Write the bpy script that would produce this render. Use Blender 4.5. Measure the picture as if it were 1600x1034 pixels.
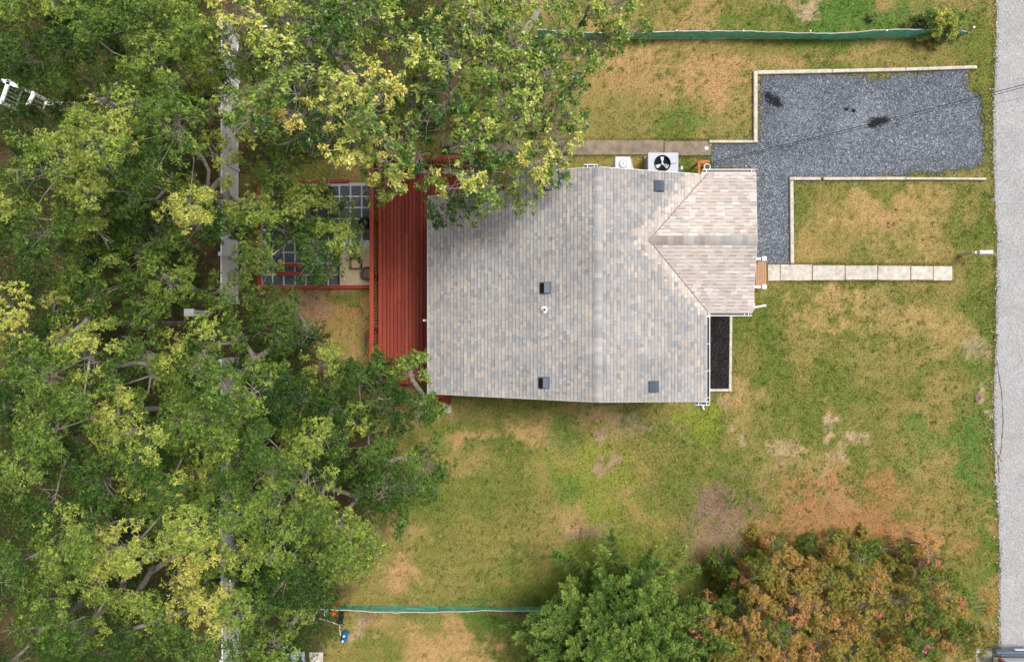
import bpy, bmesh, math, random
import numpy as np
from math import radians, sin, cos, pi
for _o in list(bpy.data.objects): bpy.data.objects.remove(_o)
scene = bpy.context.scene
COL = scene.collection
# ------------------------------------------------------------------ camera
CAM_H = 31.0; FPX = 1244.0
cam = bpy.data.cameras.new('camera'); camo = bpy.data.objects.new('camera', cam); COL.objects.link(camo)
camo.location = (0, 0, CAM_H); camo.rotation_euler = (0, 0, 0)
cam.sensor_width = 36.0; cam.lens = 36.0*FPX/1600.0; cam.clip_end = 600.0
scene.camera = camo
# ------------------------------------------------------------------ sky and sun (bright hazy overcast)
SUN_EL = 67.0; SUN_AZ = 36.0      # azimuth measured from +X (photo right), towards +Y (photo up)
w = bpy.data.worlds.new('World'); scene.world = w; w.use_nodes = True
nt = w.node_tree; nt.nodes.clear()
sky = nt.nodes.new('ShaderNodeTexSky'); sky.sky_type = 'NISHITA'; sky.sun_disc = False
sky.sun_elevation = radians(SUN_EL); sky.sun_rotation = radians(90-SUN_AZ)
sky.air_density = 1.0; sky.dust_density = 5.0; sky.ozone_density = 1.0
hs = nt.nodes.new('ShaderNodeHueSaturation'); hs.inputs['Saturation'].default_value = 0.35
bg = nt.nodes.new('ShaderNodeBackground'); bg.inputs['Strength'].default_value = 0.10
ow = nt.nodes.new('ShaderNodeOutputWorld')
nt.links.new(sky.outputs[0], hs.inputs['Color']); nt.links.new(hs.outputs[0], bg.inputs['Color']); nt.links.new(bg.outputs[0], ow.inputs['Surface'])
sl = bpy.data.lights.new('sun', 'SUN'); so = bpy.data.objects.new('sun', sl); COL.objects.link(so)
sl.energy = 2.4; sl.angle = radians(20); sl.color = (1.0, 0.955, 0.89)
so.rotation_euler = (0, radians(90-SUN_EL), radians(SUN_AZ))
scene.view_settings.view_transform = 'Standard'; scene.view_settings.look = 'None'
scene.view_settings.gamma = 1.0; scene.view_settings.exposure = 0.24
scene.view_settings.use_curve_mapping = False
scene.render.engine = 'CYCLES'
scene.cycles.max_bounces = 6; scene.cycles.transparent_max_bounces = 6

# ------------------------------------------------------------------ helpers
def P(px, py, z=0.0):
    k = (CAM_H-z)/FPX
    return ((px-800)*k, (517-py)*k, z)
def S(v):  # sRGB 0-255 triple to linear
    out = []
    for c in v:
        c = c/255.0
        out.append(c/12.92 if c <= 0.04045 else ((c+0.055)/1.055)**2.4)
    return tuple(out)
def tag(o, label=None, cat=None, group=None, kind=None):
    if label: o['label'] = label
    if cat: o['category'] = cat
    if group: o['group'] = group
    if kind: o['kind'] = kind
    return o
def empty(name, loc=(0, 0, 0), rz=0.0, label=None, cat=None, group=None, kind=None):
    o = bpy.data.objects.new(name, None); COL.objects.link(o)
    o.location = loc; o.rotation_euler = (0, 0, rz); o.empty_display_size = 0.3
    return tag(o, label, cat, group, kind)
class MB:
    def __init__(s): s.v = []; s.f = []; s.c = []
    def add(s, verts, faces, col=None):
        n = len(s.v); s.v += [tuple(p) for p in verts]
        for f in faces:
            s.f.append([i+n for i in f]); s.c.append(col or (1, 1, 1))
        return s
    def box(s, c, d, rz=0.0, ry=0.0, rx=0.0, bev=0.0, col=None):
        hx, hy, hz = d[0]/2, d[1]/2, d[2]/2
        if bev > 0:
            b = min(bev, hx*.9, hy*.9, hz*.9)
            pts = []
            for z, q in ((-hz, 0), (hz-b, 0), (hz, b)):
                pts += [(-hx+q, -hy+q, z), (hx-q, -hy+q, z), (hx-q, hy-q, z), (-hx+q, hy-q, z)]
            fs = [(3, 2, 1, 0), (8, 9, 10, 11)]
            for r in (0, 4):
                for i in range(4):
                    j = (i+1) % 4; fs.append((r+i, r+j, r+4+j, r+4+i))
        else:
            pts = [(x, y, z) for z in (-hz, hz) for x, y in ((-hx, -hy), (hx, -hy), (hx, hy), (-hx, hy))]
            fs = [(3, 2, 1, 0), (4, 5, 6, 7)]+[(i, (i+1) % 4, 4+(i+1) % 4, 4+i) for i in range(4)]
        out = []
        for x, y, z in pts:
            y, z = y*cos(rx)-z*sin(rx), y*sin(rx)+z*cos(rx)
            x, z = x*cos(ry)+z*sin(ry), -x*sin(ry)+z*cos(ry)
            x, y = x*cos(rz)-y*sin(rz), x*sin(rz)+y*cos(rz)
            out.append((x+c[0], y+c[1], z+c[2]))
        return s.add(out, fs, col)
    def tube(s, pts, r, n=6, cap=True, col=None):
        pts = [np.array(p, float) for p in pts]
        rs = r if isinstance(r, (list, tuple)) else [r]*len(pts)
        base = len(s.v); rings = []
        for i, p in enumerate(pts):
            d = pts[min(i+1, len(pts)-1)]-pts[max(i-1, 0)]
            d = d/(np.linalg.norm(d)+1e-9)
            a = np.array((0, 0, 1.0)) if abs(d[2]) < .9 else np.array((1.0, 0, 0))
            u = np.cross(d, a); u /= np.linalg.norm(u); v = np.cross(d, u)
            for k in range(n):
                t = 2*pi*k/n; s.v.append(tuple(p+rs[i]*(cos(t)*u+sin(t)*v)))
        for i in range(len(pts)-1):
            for k in range(n):
                a = base+i*n+k; b = base+i*n+(k+1) % n
                s.f.append([a, b, b+n, a+n]); s.c.append(col or (1, 1, 1))
        if cap:
            s.f.append([base+k for k in range(n)]); s.c.append(col or (1, 1, 1))
            e = base+(len(pts)-1)*n
            s.f.append([e+k for k in reversed(range(n))]); s.c.append(col or (1, 1, 1))
        return s
    def lathe(s, c, prof, n=24, col=None):
        base = len(s.v)
        for r, z in prof:
            for k in range(n):
                t = 2*pi*k/n; s.v.append((c[0]+r*cos(t), c[1]+r*sin(t), c[2]+z))
        for i in range(len(prof)-1):
            for k in range(n):
                a = base+i*n+k; b = base+i*n+(k+1) % n
                s.f.append([a, b, b+n, a+n]); s.c.append(col or (1, 1, 1))
        return s
    def disc(s, c, r, n=24, col=None):
        return s.add([(c[0]+r*cos(2*pi*k/n), c[1]+r*sin(2*pi*k/n), c[2]) for k in range(n)], [list(range(n))], col)
    def prism(s, poly, z0, z1, col=None):
        n = len(poly)
        vs = [(x, y, z0) for x, y in poly]+[(x, y, z1) for x, y in poly]
        return s.add(vs, [list(range(n))[::-1], list(range(n, 2*n))]+[(i, (i+1) % n, n+(i+1) % n, n+i) for i in range(n)], col)
    def build(s, name, mat, parent=None, smooth=False, color=False, kind=None, origin=None):
        me = bpy.data.meshes.new(name)
        vs = s.v
        if origin is not None: vs = [(x-origin[0], y-origin[1], z-origin[2]) for x, y, z in vs]
        me.from_pydata(vs, [], s.f)
        bm = bmesh.new(); bm.from_mesh(me); bmesh.ops.recalc_face_normals(bm, faces=bm.faces); bm.to_mesh(me); bm.free()
        if color:
            at = me.attributes.new('Col', 'FLOAT_COLOR', 'FACE')
            at.data.foreach_set('color', np.array([(*c, 1.0) for c in s.c], np.float32).ravel())
        if smooth: me.polygons.foreach_set('use_smooth', [True]*len(me.polygons))
        me.materials.append(mat)
        o = bpy.data.objects.new(name, me); COL.objects.link(o)
        if parent: o.parent = parent
        if origin is not None and not parent: o.location = origin
        if kind: o['kind'] = kind
        return o
def np_mesh(name, verts, faces, mat, parent=None, colors=None, nside=4, kind=None, smooth=False, normals=None):
    """verts (N,3), faces (M,nside) arrays -> one mesh, colors per face (M,3)"""
    me = bpy.data.meshes.new(name)
    M = len(faces)
    me.vertices.add(len(verts)); me.vertices.foreach_set('co', np.asarray(verts, np.float32).ravel())
    me.loops.add(M*nside); me.loops.foreach_set('vertex_index', np.asarray(faces, np.int32).ravel())
    me.polygons.add(M); me.polygons.foreach_set('loop_start', np.arange(0, M*nside, nside, dtype=np.int32))
    if smooth: me.polygons.foreach_set('use_smooth', np.ones(M, bool))
    me.update(calc_edges=True)
    if colors is not None:
        at = me.attributes.new('Col', 'FLOAT_COLOR', 'FACE')
        at.data.foreach_set('color', np.concatenate([colors, np.ones((M, 1))], 1).astype(np.float32).ravel())
    me.materials.append(mat)
    o = bpy.data.objects.new(name, me); COL.objects.link(o)
    if parent: o.parent = parent
    if kind: o['kind'] = kind
    return o

# numpy value noise
def _h(ix, iy, seed):
    n = (ix.astype(np.int64)*374761393+iy.astype(np.int64)*668265263+seed*974634777) & 0x7fffffff
    n = ((n ^ (n >> 13))*1274126177) & 0x7fffffff
    n = (n ^ (n >> 16)) & 0xffff
    return n/65535.0
def vn(x, y, seed):
    ix = np.floor(x); iy = np.floor(y); fx = x-ix; fy = y-iy
    fx = fx*fx*fx*(fx*(fx*6-15)+10); fy = fy*fy*fy*(fy*(fy*6-15)+10)
    a = _h(ix, iy, seed); b = _h(ix+1, iy, seed); c = _h(ix, iy+1, seed); d = _h(ix+1, iy+1, seed)
    return (a*(1-fx)+b*fx)*(1-fy)+(c*(1-fx)+d*fx)*fy
def fbm(x, y, s, seed, o=4, g=.5):
    t = 0; a = 1.0; n = 0
    for i in range(o):
        t = t+a*vn(x*s+i*17.3, y*s-i*9.1, seed+i*7); n += a; a *= g; s *= 2.03
    return t/n

# ------------------------------------------------------------------ materials
MATS = {}
def mat(name, col=(.5, .5, .5), rough=.7, metal=0.0, noise=0.0, nscale=20.0, bump=0.0, bscale=None, spec=.35, attr=False, trans=0.0, col2=None, stretch=None, coat=0.0, detail=6.0, stain=0.0):
    if name in MATS: return MATS[name]
    m = bpy.data.materials.new(name); m.use_nodes = True; n = m.node_tree; b = n.nodes['Principled BSDF']
    b.inputs['Roughness'].default_value = rough; b.inputs['Metallic'].default_value = metal
    b.inputs['Specular IOR Level'].default_value = spec
    if coat: b.inputs['Coat Weight'].default_value = coat
    L = n.links
    tc = n.nodes.new('ShaderNodeTexCoord'); vec = tc.outputs['Object']
    if stretch:
        mp = n.nodes.new('ShaderNodeMapping'); mp.inputs['Scale'].default_value = stretch; L.new(vec, mp.inputs[0]); vec = mp.outputs[0]
    if attr:
        a = n.nodes.new('ShaderNodeAttribute'); a.attribute_name = 'Col'; csock = a.outputs['Color']
    else:
        r = n.nodes.new('ShaderNodeRGB'); r.outputs[0].default_value = (*col, 1); csock = r.outputs[0]
    if noise > 0:
        nz = n.nodes.new('ShaderNodeTexNoise'); nz.inputs['Scale'].default_value = nscale; nz.inputs['Detail'].default_value = detail; L.new(vec, nz.inputs['Vector'])
        mr = n.nodes.new('ShaderNodeMapRange'); mr.inputs['From Min'].default_value = .3; mr.inputs['From Max'].default_value = .7
        mr.inputs['To Min'].default_value = 0.0 if col2 else 1-noise; mr.inputs['To Max'].default_value = noise if col2 else 1+noise; L.new(nz.outputs['Fac'], mr.inputs['Value'])
        mx = n.nodes.new('ShaderNodeMix'); mx.data_type = 'RGBA'
        if col2:
            mx.inputs['B'].default_value = (*col2, 1); L.new(mr.outputs[0], mx.inputs['Factor']); L.new(csock, mx.inputs['A'])
        else:
            mx.blend_type = 'MULTIPLY'; mx.inputs['Factor'].default_value = 1.0; L.new(csock, mx.inputs['A']); L.new(mr.outputs[0], mx.inputs['B'])
        csock = mx.outputs['Result']
    if stain > 0:      # broad weathering streaks
        ns = n.nodes.new('ShaderNodeTexNoise'); ns.inputs['Scale'].default_value = .55; ns.inputs['Detail'].default_value = 5; ns.inputs['Roughness'].default_value = .62; L.new(vec, ns.inputs['Vector'])
        ms = n.nodes.new('ShaderNodeMapRange'); ms.inputs['From Min'].default_value = .32; ms.inputs['From Max'].default_value = .62; ms.inputs['To Min'].default_value = 1-stain; ms.inputs['To Max'].default_value = 1.03; L.new(ns.outputs['Fac'], ms.inputs['Value'])
        mm = n.nodes.new('ShaderNodeMix'); mm.data_type = 'RGBA'; mm.blend_type = 'MULTIPLY'; mm.inputs['Factor'].default_value = 1.0; L.new(csock, mm.inputs['A']); L.new(ms.outputs[0], mm.inputs['B']); csock = mm.outputs['Result']
    L.new(csock, b.inputs['Base Color'])
    if bump > 0:
        nb = n.nodes.new('ShaderNodeTexNoise'); nb.inputs['Scale'].default_value = bscale or nscale; nb.inputs['Detail'].default_value = 5; L.new(vec, nb.inputs['Vector'])
        bp = n.nodes.new('ShaderNodeBump'); bp.inputs['Strength'].default_value = bump; bp.inputs['Distance'].default_value = .02; L.new(nb.outputs['Fac'], bp.inputs['Height']); L.new(bp.outputs[0], b.inputs['Normal'])
    if trans > 0:
        t = n.nodes.new('ShaderNodeBsdfTranslucent'); L.new(csock, t.inputs['Color'])
        mxs = n.nodes.new('ShaderNodeMixShader'); mxs.inputs[0].default_value = trans
        L.new(b.outputs[0], mxs.inputs[1]); L.new(t.outputs[0], mxs.inputs[2]); L.new(mxs.outputs[0], n.nodes['Material Output'].inputs['Surface'])
    MATS[name] = m
    return m
M_WHITE = mat('white_vinyl', (.90, .90, .91), .45, noise=.06, nscale=6)
M_WHITEM = mat('white_painted_metal', (.82, .83, .84), .35, noise=.08, nscale=9)
M_RED = mat('red_stained_wood', S((132, 50, 35)), .6, noise=.30, nscale=14, stretch=(9, .7, 9), bump=.25, bscale=30)
M_RED2 = mat('red_stained_rail', S((160, 62, 40)), .6, noise=.22, nscale=11, stretch=(3, .8, 3))
M_TAN = mat('tan_composite_wood', S((186, 144, 108)), .6, noise=.2, nscale=12, stretch=(8, .7, 8))
M_TIMBER = mat('weathered_timber', S((200, 192, 177)), .85, noise=.22, nscale=9, bump=.4, bscale=40)
M_CONC = mat('pale_concrete', S((204, 196, 186)), .9, noise=.22, nscale=6, stain=.14, bump=.3, bscale=60)
M_CONC2 = mat('old_concrete', S((136, 122, 106)), .92, noise=.32, nscale=3.5, bump=.35, bscale=50)
M_PAVER = mat('charcoal_paver', S((92, 95, 102)), .85, noise=.16, nscale=12, bump=.3, bscale=70)
M_PEB = mat('white_pebbles', (.62, .62, .66), .6, attr=True, noise=.1, nscale=30)
M_SAND = mat('beige_sand', S((205, 182, 152)), .95, noise=.14, nscale=10, bump=.3, bscale=80)
M_DARK = mat('dark_steel', S((92, 74, 62)), .6, metal=.2, noise=.3, nscale=25)
M_VENT = mat('dark_plastic_vent', S((84, 96, 110)), .38, noise=.08, nscale=12)
M_BLACK = mat('black_void', (.008, .008, .009), .8)
M_BLACKP = mat('black_plastic', (.018, .018, .02), .35)
M_GREY = mat('grey_painted_steel', S((172, 178, 190)), .4, noise=.06, nscale=5)
M_GALV = mat('galvanised_metal', (.42, .44, .47), .35, metal=.7, noise=.1)
M_SHING = mat('roof_shingles', attr=True, rough=.95, noise=.16, nscale=60, stain=.16, bump=.35, bscale=220, spec=.15)
M_ROOFB = mat('roof_underlay', S((96, 92, 90)), .95)
M_SIDING = mat('pale_siding', (.62, .62, .60), .6, noise=.05, nscale=4)
M_GLASS = mat('window_glass', (.03, .04, .05), .08, spec=.6)
M_GREENF = mat('green_fence_mesh', S((120, 200, 174)), .55, noise=.3, nscale=5, trans=.15, col2=None)
M_LEAF = mat('oak_leaf', attr=True, rough=.5, spec=.2, trans=.16)
M_LEAFG = mat('glossy_oak_leaf', attr=True, rough=.3, spec=.4, trans=.16)
M_NEEDLE = mat('conifer_needle', attr=True, rough=.55, spec=.25, trans=.2)
M_BARK = mat('grey_bark', S((152, 144, 133)), .95, noise=.35, nscale=7, bump=.5, bscale=25)
M_BARKD = mat('brown_bark', S((112, 92, 78)), .95, noise=.35, nscale=7, bump=.5, bscale=25)
M_GRASS = mat('grass_blades', attr=True, rough=.8, spec=.12, trans=.2)
M_STONE = mat('gravel_stones', attr=True, rough=.85, spec=.25)
M_MULCH = mat('black_mulch', attr=True, rough=.9, spec=.2)
M_MULB = mat('mulch_soil', (.012, .010, .010), .95, noise=.5, nscale=30, bump=.8, bscale=40)
M_PETAL = mat('pink_petal', S((232, 110, 140)), .6, noise=.2, nscale=20, trans=.2)
M_LITTER = mat('fallen_leaves', attr=True, rough=.7, spec=.2)
# ------------------------------------------------------------------ ground and lawn
C_GREEN = np.array(S((106, 118, 54))); C_LUSH = np.array(S((88, 122, 54))); C_YG = np.array(S((132, 142, 58)))
C_OLIVE = np.array(S((140, 130, 74))); C_TAN = np.array(S((186, 154, 106))); C_ORNG = np.array(S((180, 146, 102)))
C_DIRT = np.array(S((194, 166, 140))); C_LIT = np.array(S((166, 138, 120))); C_FLOOR = np.array(S((78, 62, 46))); C_RUST = np.array(S((166, 124, 84)))
# patches of the lawn: photo px centre, radii, colour, strength
PATCH = [
 (1000, 140, 110, 65, C_ORNG, .75), (1120, 130, 60, 45, C_ORNG, .9), (1090, 20, 55, 40, C_ORNG, .7), (960, 190, 60, 40, C_GREEN, .5), (1080, 200, 55, 22, C_LUSH, .6), (900, 120, 60, 60, C_OLIVE, .5), (990, 85, 60, 25, C_TAN, .6),
 (930, 225, 60, 25, C_OLIVE, .6), (1330, 22, 210, 34, C_LUSH, .95), (1480, 15, 40, 25, C_ORNG, .45), (1245, 5, 45, 12, C_DIRT, .9), (1535, 60, 25, 70, C_GREEN, .8), (1430, 80, 60, 18, C_GREEN, .5), (1310, 88, 40, 14, C_ORNG, .7), (1220, 95, 30, 12, C_ORNG, .6),
 (1390, 340, 90, 40, C_TAN, .5), (1545, 200, 12, 90, C_GREEN, .8), (1535, 560, 22, 60, C_GREEN, .7), (1540, 850, 16, 110, C_LUSH, .8), (1210, 30, 60, 30, C_GREEN, .8), (1535, 930, 30, 100, C_GREEN, .9), (1370, 335, 30, 22, C_ORNG, .6), (1530, 330, 32, 55, C_GREEN, .9), (1250, 350, 10, 60, C_GREEN, .5), (1380, 290, 120, 9, C_GREEN, .6), (1530, 470, 30, 70, C_GREEN, .8), (1530, 700, 28, 120, C_LUSH, .75),
 (1215, 468, 40, 30, C_GREEN, .9), (1300, 470, 60, 30, C_TAN, .6), (1400, 490, 80, 40, C_TAN, .5), (1340, 445, 120, 8, C_GREEN, .5), (1160, 560, 22, 60, C_OLIVE, .6), (1340, 590, 90, 40, C_GREEN, .45), (1443, 590, 14, 40, C_GREEN, .8), (1470, 690, 60, 40, C_LUSH, .7), (1310, 610, 40, 25, C_GREEN, .5),
 (1300, 705, 24, 18, C_DIRT, .6), (1337, 695, 18, 14, C_DIRT, .55), (1232, 690, 16, 20, C_DIRT, .5), (1275, 660, 12, 7, C_DIRT, .7), (1310, 768, 30, 14, C_DIRT, .7), (1272, 748, 16, 10, C_DIRT, .7), (1525, 615, 9, 14, C_DIRT, .8), (1525, 545, 12, 20, C_DIRT, .45), (1215, 735, 20, 14, C_LIT, .6), (1145, 668, 9, 8, C_DIRT, .7), (1130, 640, 16, 14, C_LIT, .7), (1160, 620, 30, 20, C_TAN, .5),
 (1330, 815, 170, 52, C_RUST, .92), (1350, 770, 120, 34, C_RUST, .6), (1440, 850, 70, 50, C_RUST, .7), (1450, 860, 40, 40, C_ORNG, .6), (1500, 900, 30, 40, C_OLIVE, .5), (1480, 780, 50, 40, C_OLIVE, .5), (1120, 805, 62, 42, C_LIT*.62, .9), (1140, 860, 60, 40, C_LIT*.7, .7), (920, 832, 66, 20, C_LIT*.72, .75), (870, 815, 30, 14, C_ORNG, .6), (1250, 850, 60, 40, C_RUST, .6),
 (930, 735, 85, 50, C_YG, .75), (890, 760, 40, 30, C_LUSH, .6), (1090, 660, 34, 26, C_YG, .9), (1050, 770, 60, 30, C_GREEN, .8), (980, 655, 60, 24, C_LIT, .5), (1000, 690, 60, 25, C_OLIVE, .6), (945, 705, 16, 12, C_LIT, .8), (840, 690, 55, 20, C_TAN, .8), (820, 640, 70, 22, C_GREEN, .7), (880, 680, 40, 25, C_LUSH, .6), (735, 685, 35, 16, C_ORNG, .7), (705, 690, 15, 20, C_LUSH, .6), (870, 825, 20, 10, C_DIRT, .3), (1020, 740, 50, 20, C_OLIVE, .5),
 (820, 800, 60, 60, C_OLIVE, .6), (740, 850, 90, 70, C_OLIVE, .7), (680, 800, 40, 60, C_GREEN, .5), (640, 900, 40, 30, C_ORNG, .6), (760, 775, 60, 20, C_GREEN, .6), (700, 925, 90, 14, C_OLIVE, .6), (620, 905, 25, 20, C_ORNG, .7), (960, 800, 50, 40, C_YG, .5), (980, 850, 50, 30, C_YG, .4), (880, 890, 50, 40, C_YG, .35),
 (680, 1000, 110, 26, C_ORNG, .75), (760, 965, 60, 14, C_LUSH, .8), (590, 1010, 45, 25, C_GREEN, .8), (700, 1020, 80, 20, C_TAN, .6), (560, 990, 16, 14, C_DIRT, .6), (565, 975, 20, 12, C_LIT, .6),
 (510, 500, 75, 45, C_RUST, .85), (470, 470, 50, 25, C_LIT, .7), (540, 520, 40, 30, C_OLIVE, .6), (560, 580, 60, 40, C_ORNG, .5), (530, 690, 80, 50, C_ORNG, .4),
]
PATCH = [(*P(a, b)[:2], rx/40.13, ry/40.13, c, s) for a, b, rx, ry, c, s in PATCH]
def lawn_color(x, y):
    wx = x+(fbm(x, y, .9, 11)-.5)*2.2; wy = y+(fbm(x, y, .9, 23)-.5)*2.2
    a = fbm(wx, wy, .33, 3, 4); b = fbm(x*.6+wx*.4, y*.6+wy*.4, .8, 41, 6, .62); c = fbm(x, y, 3.2, 57, 4, .65)
    t = np.clip((a-.36)/.28, 0, 1)[:, None]
    col = C_GREEN*(1-t)+C_OLIVE*t
    t = np.clip((b-.40)/.30, 0, 1)[:, None]*.48
    col = col*(1-t)+C_TAN*t
    t = np.clip((fbm(wx, wy, .5, 91, 3)-.56)/.16, 0, 1)[:, None]*.55
    col = col*(1-t)+C_GREEN*t
    hf = fbm(x, y, 9.0, 71, 3, .7)
    for cx, cy, rx, ry, pc, s in PATCH:
        d = np.sqrt(((wx-cx)/rx)**2+((wy-cy)/ry)**2)
        m = (np.clip((1.18-d+(c-.5)*1.5+(hf-.5)*1.3)/.62, 0, 1)*s)[:, None]
        col = col*(1-m)+pc*m
    mow = 1+.045*np.sin(y*2*pi/.52+(a-.5)*5)*np.clip((-y-3.5)/2, 0, 1)*np.clip((3-x)/2, 0, 1)+.03*np.sin(y*2*pi/.6+(a-.5)*6)*np.clip((x-9.5)/1.5, 0, 1)
    col = col*mow[:, None]
    # woodland floor under the trees on the left
    edge = np.interp(-y, [-16, -8, -6, -1.5, 3, 7, 11, 16], [-1.5, -1.0, -9.5, -9.0, -4.8, -4.4, -5.6, -8.0])
    f = np.clip((edge-x+(b-.5)*4)/1.2, 0, 1)[:, None]*.9
    fl = C_FLOOR*(.6+.8*c[:, None])
    col = col*(1-f)+fl*f
    return col*(.72+.14*c[:, None]+.44*hf[:, None])
def axis(lo, hi, step, far):
    core = list(np.arange(lo, hi+1e-6, step)); out = []; d = step
    x = hi
    while x < far: d *= 1.5; x += d; out.append(x)
    neg = []; d = step; x = lo
    while x > -far: d *= 1.5; x -= d; neg.append(x)
    return np.array(neg[::-1]+core+out)
gx = axis(-22.5, 22.5, .12, 160); gy = axis(-15, 15, .12, 160)
X, Y = np.meshgrid(gx, gy); X = X.ravel(); Y = Y.ravel()
Z = (fbm(X, Y, .4, 5)-.5)*.02-.006
n = len(gx); i = np.arange(len(gy)-1)[:, None]*n+np.arange(n-1)[None, :]; i = i.ravel()
gfaces = np.stack([i, i+1, i+1+n, i+n], 1)
m = bpy.data.materials.new('lawn_ground'); m.use_nodes = True; N = m.node_tree; b = N.nodes['Principled BSDF']; b.inputs['Roughness'].default_value = .95; b.inputs['Specular IOR Level'].default_value = .1
a = N.nodes.new('ShaderNodeAttribute'); a.attribute_name = 'Lawn'
tc = N.nodes.new('ShaderNodeTexCoord')
nz = N.nodes.new('ShaderNodeTexNoise'); nz.inputs['Scale'].default_value = 22; nz.inputs['Detail'].default_value = 7; nz.inputs['Roughness'].default_value = .75; N.links.new(tc.outputs['Object'], nz.inputs['Vector'])
mr = N.nodes.new('ShaderNodeMapRange'); mr.inputs['From Min'].default_value = .3; mr.inputs['From Max'].default_value = .7; mr.inputs['To Min'].default_value = .62; mr.inputs['To Max'].default_value = 1.3; N.links.new(nz.outputs['Fac'], mr.inputs['Value'])
mx = N.nodes.new('ShaderNodeMix'); mx.data_type = 'RGBA'; mx.blend_type = 'MULTIPLY'; mx.inputs['Factor'].default_value = 1; N.links.new(a.outputs['Color'], mx.inputs['A']); N.links.new(mr.outputs[0], mx.inputs['B'])
N.links.new(mx.outputs['Result'], b.inputs['Base Color'])
bp = N.nodes.new('ShaderNodeBump'); bp.inputs['Strength'].default_value = .7; bp.inputs['Distance'].default_value = .03; N.links.new(nz.outputs['Fac'], bp.inputs['Height']); N.links.new(bp.outputs[0], b.inputs['Normal'])
M_LAWN = m
g = np_mesh('ground', np.stack([X, Y, Z], 1), gfaces, M_LAWN, kind='structure')
at = g.data.attributes.new('Lawn', 'FLOAT_COLOR', 'POINT')
at.data.foreach_set('color', np.concatenate([lawn_color(X, Y), np.ones((len(X), 1))], 1).astype(np.float32).ravel())

def wpoly(pts, z=0.0): return [P(x, y, z)[:2] for x, y in pts]
def jag(poly, step, amp, seed, closed=True):
    """subdivide an outline and push it in and out a little"""
    rg = random.Random(seed); out = []
    for k in range(len(poly)):
        x0, y0 = poly[k]; x1, y1 = poly[(k+1) % len(poly)]
        L = math.hypot(x1-x0, y1-y0); m_ = max(1, int(L/step)); nx, ny = -(y1-y0)/(L+1e-9), (x1-x0)/(L+1e-9)
        for q in range(m_):
            t = q/m_; r = rg.uniform(-amp, amp)
            out.append((x0+(x1-x0)*t+nx*r, y0+(y1-y0)*t+ny*r))
    return out
def in_poly(x, y, poly):
    c = np.zeros(len(x), bool); j = len(poly)-1
    for i in range(len(poly)):
        xi, yi = poly[i]; xj, yj = poly[j]
        if yi != yj: c ^= ((yi > y) != (yj > y)) & (x < (xj-xi)*(y-yi)/(yj-yi)+xi)
        j = i
    return c
# ------------------------------------------------------------------ road
ROADE = [(1557, -60), (1557, 0), (1556, 60), (1554, 120), (1552, 180), (1552, 250), (1554.5, 292), (1554.5, 345), (1558, 367), (1557.5, 400), (1557, 450), (1555.5, 520), (1555.5, 545), (1553.5, 600), (1552.5, 640), (1553, 700), (1556, 760), (1560, 800), (1561.5, 860), (1561, 920), (1560, 1034), (1560, 1100)]
left = wpoly(ROADE); rg = random.Random(4); lj = []
for (x0, y0), (x1, y1) in zip(left[:-1], left[1:]):
    k = max(1, int(math.hypot(x1-x0, y1-y0)/.12))
    for q in range(k): lj.append((x0+(x1-x0)*q/k+rg.uniform(-.02, .02), y0+(y1-y0)*q/k))
ROAD_POLY = [(lj[0][0], 120)]+lj+[(lj[-1][0], -120), (25.2, -120), (25.2, 120)]
m = bpy.data.materials.new('chip_seal_asphalt'); m.use_nodes = True; N = m.node_tree; b = N.nodes['Principled BSDF']; b.inputs['Roughness'].default_value = .95; b.inputs['Specular IOR Level'].default_value = .15
tc = N.nodes.new('ShaderNodeTexCoord')
v = N.nodes.new('ShaderNodeTexVoronoi'); v.inputs['Scale'].default_value = 46; N.links.new(tc.outputs['Object'], v.inputs['Vector'])
nz = N.nodes.new('ShaderNodeTexNoise'); nz.inputs['Scale'].default_value = .7; nz.inputs['Detail'].default_value = 8; nz.inputs['Roughness'].default_value = .65; N.links.new(tc.outputs['Object'], nz.inputs['Vector'])
r1 = N.nodes.new('ShaderNodeValToRGB'); r1.color_ramp.elements[0].color = (.26, .26, .27, 1); r1.color_ramp.elements[1].color = (.54, .53, .54, 1); r1.color_ramp.elements[0].position = .05; r1.color_ramp.elements[1].position = .95
e = r1.color_ramp.elements.new(.5); e.color = (.405, .405, .415, 1)
sep = N.nodes.new('ShaderNodeSeparateColor'); N.links.new(v.outputs['Color'], sep.inputs[0]); N.links.new(sep.outputs[0], r1.inputs['Fac'])
mr = N.nodes.new('ShaderNodeMapRange'); mr.inputs['From Min'].default_value = .3; mr.inputs['From Max'].default_value = .7; mr.inputs['To Min'].default_value = .84; mr.inputs['To Max'].default_value = 1.10; N.links.new(nz.outputs['Fac'], mr.inputs['Value'])
mx = N.nodes.new('ShaderNodeMix'); mx.data_type = 'RGBA'; mx.blend_type = 'MULTIPLY'; mx.inputs['Factor'].default_value = 1; N.links.new(r1.outputs['Color'], mx.inputs['A']); N.links.new(mr.outputs[0], mx.inputs['B']); N.links.new(mx.outputs['Result'], b.inputs['Base Color'])
bp = N.nodes.new('ShaderNodeBump'); bp.inputs['Strength'].default_value = .5; bp.inputs['Distance'].default_value = .02; N.links.new(v.outputs['Distance'], bp.inputs['Height']); N.links.new(bp.outputs[0], b.inputs['Normal'])
M_ROAD = m
road = MB().prism(ROAD_POLY, -.05, .014).build('road', M_ROAD, kind='structure')
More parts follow.
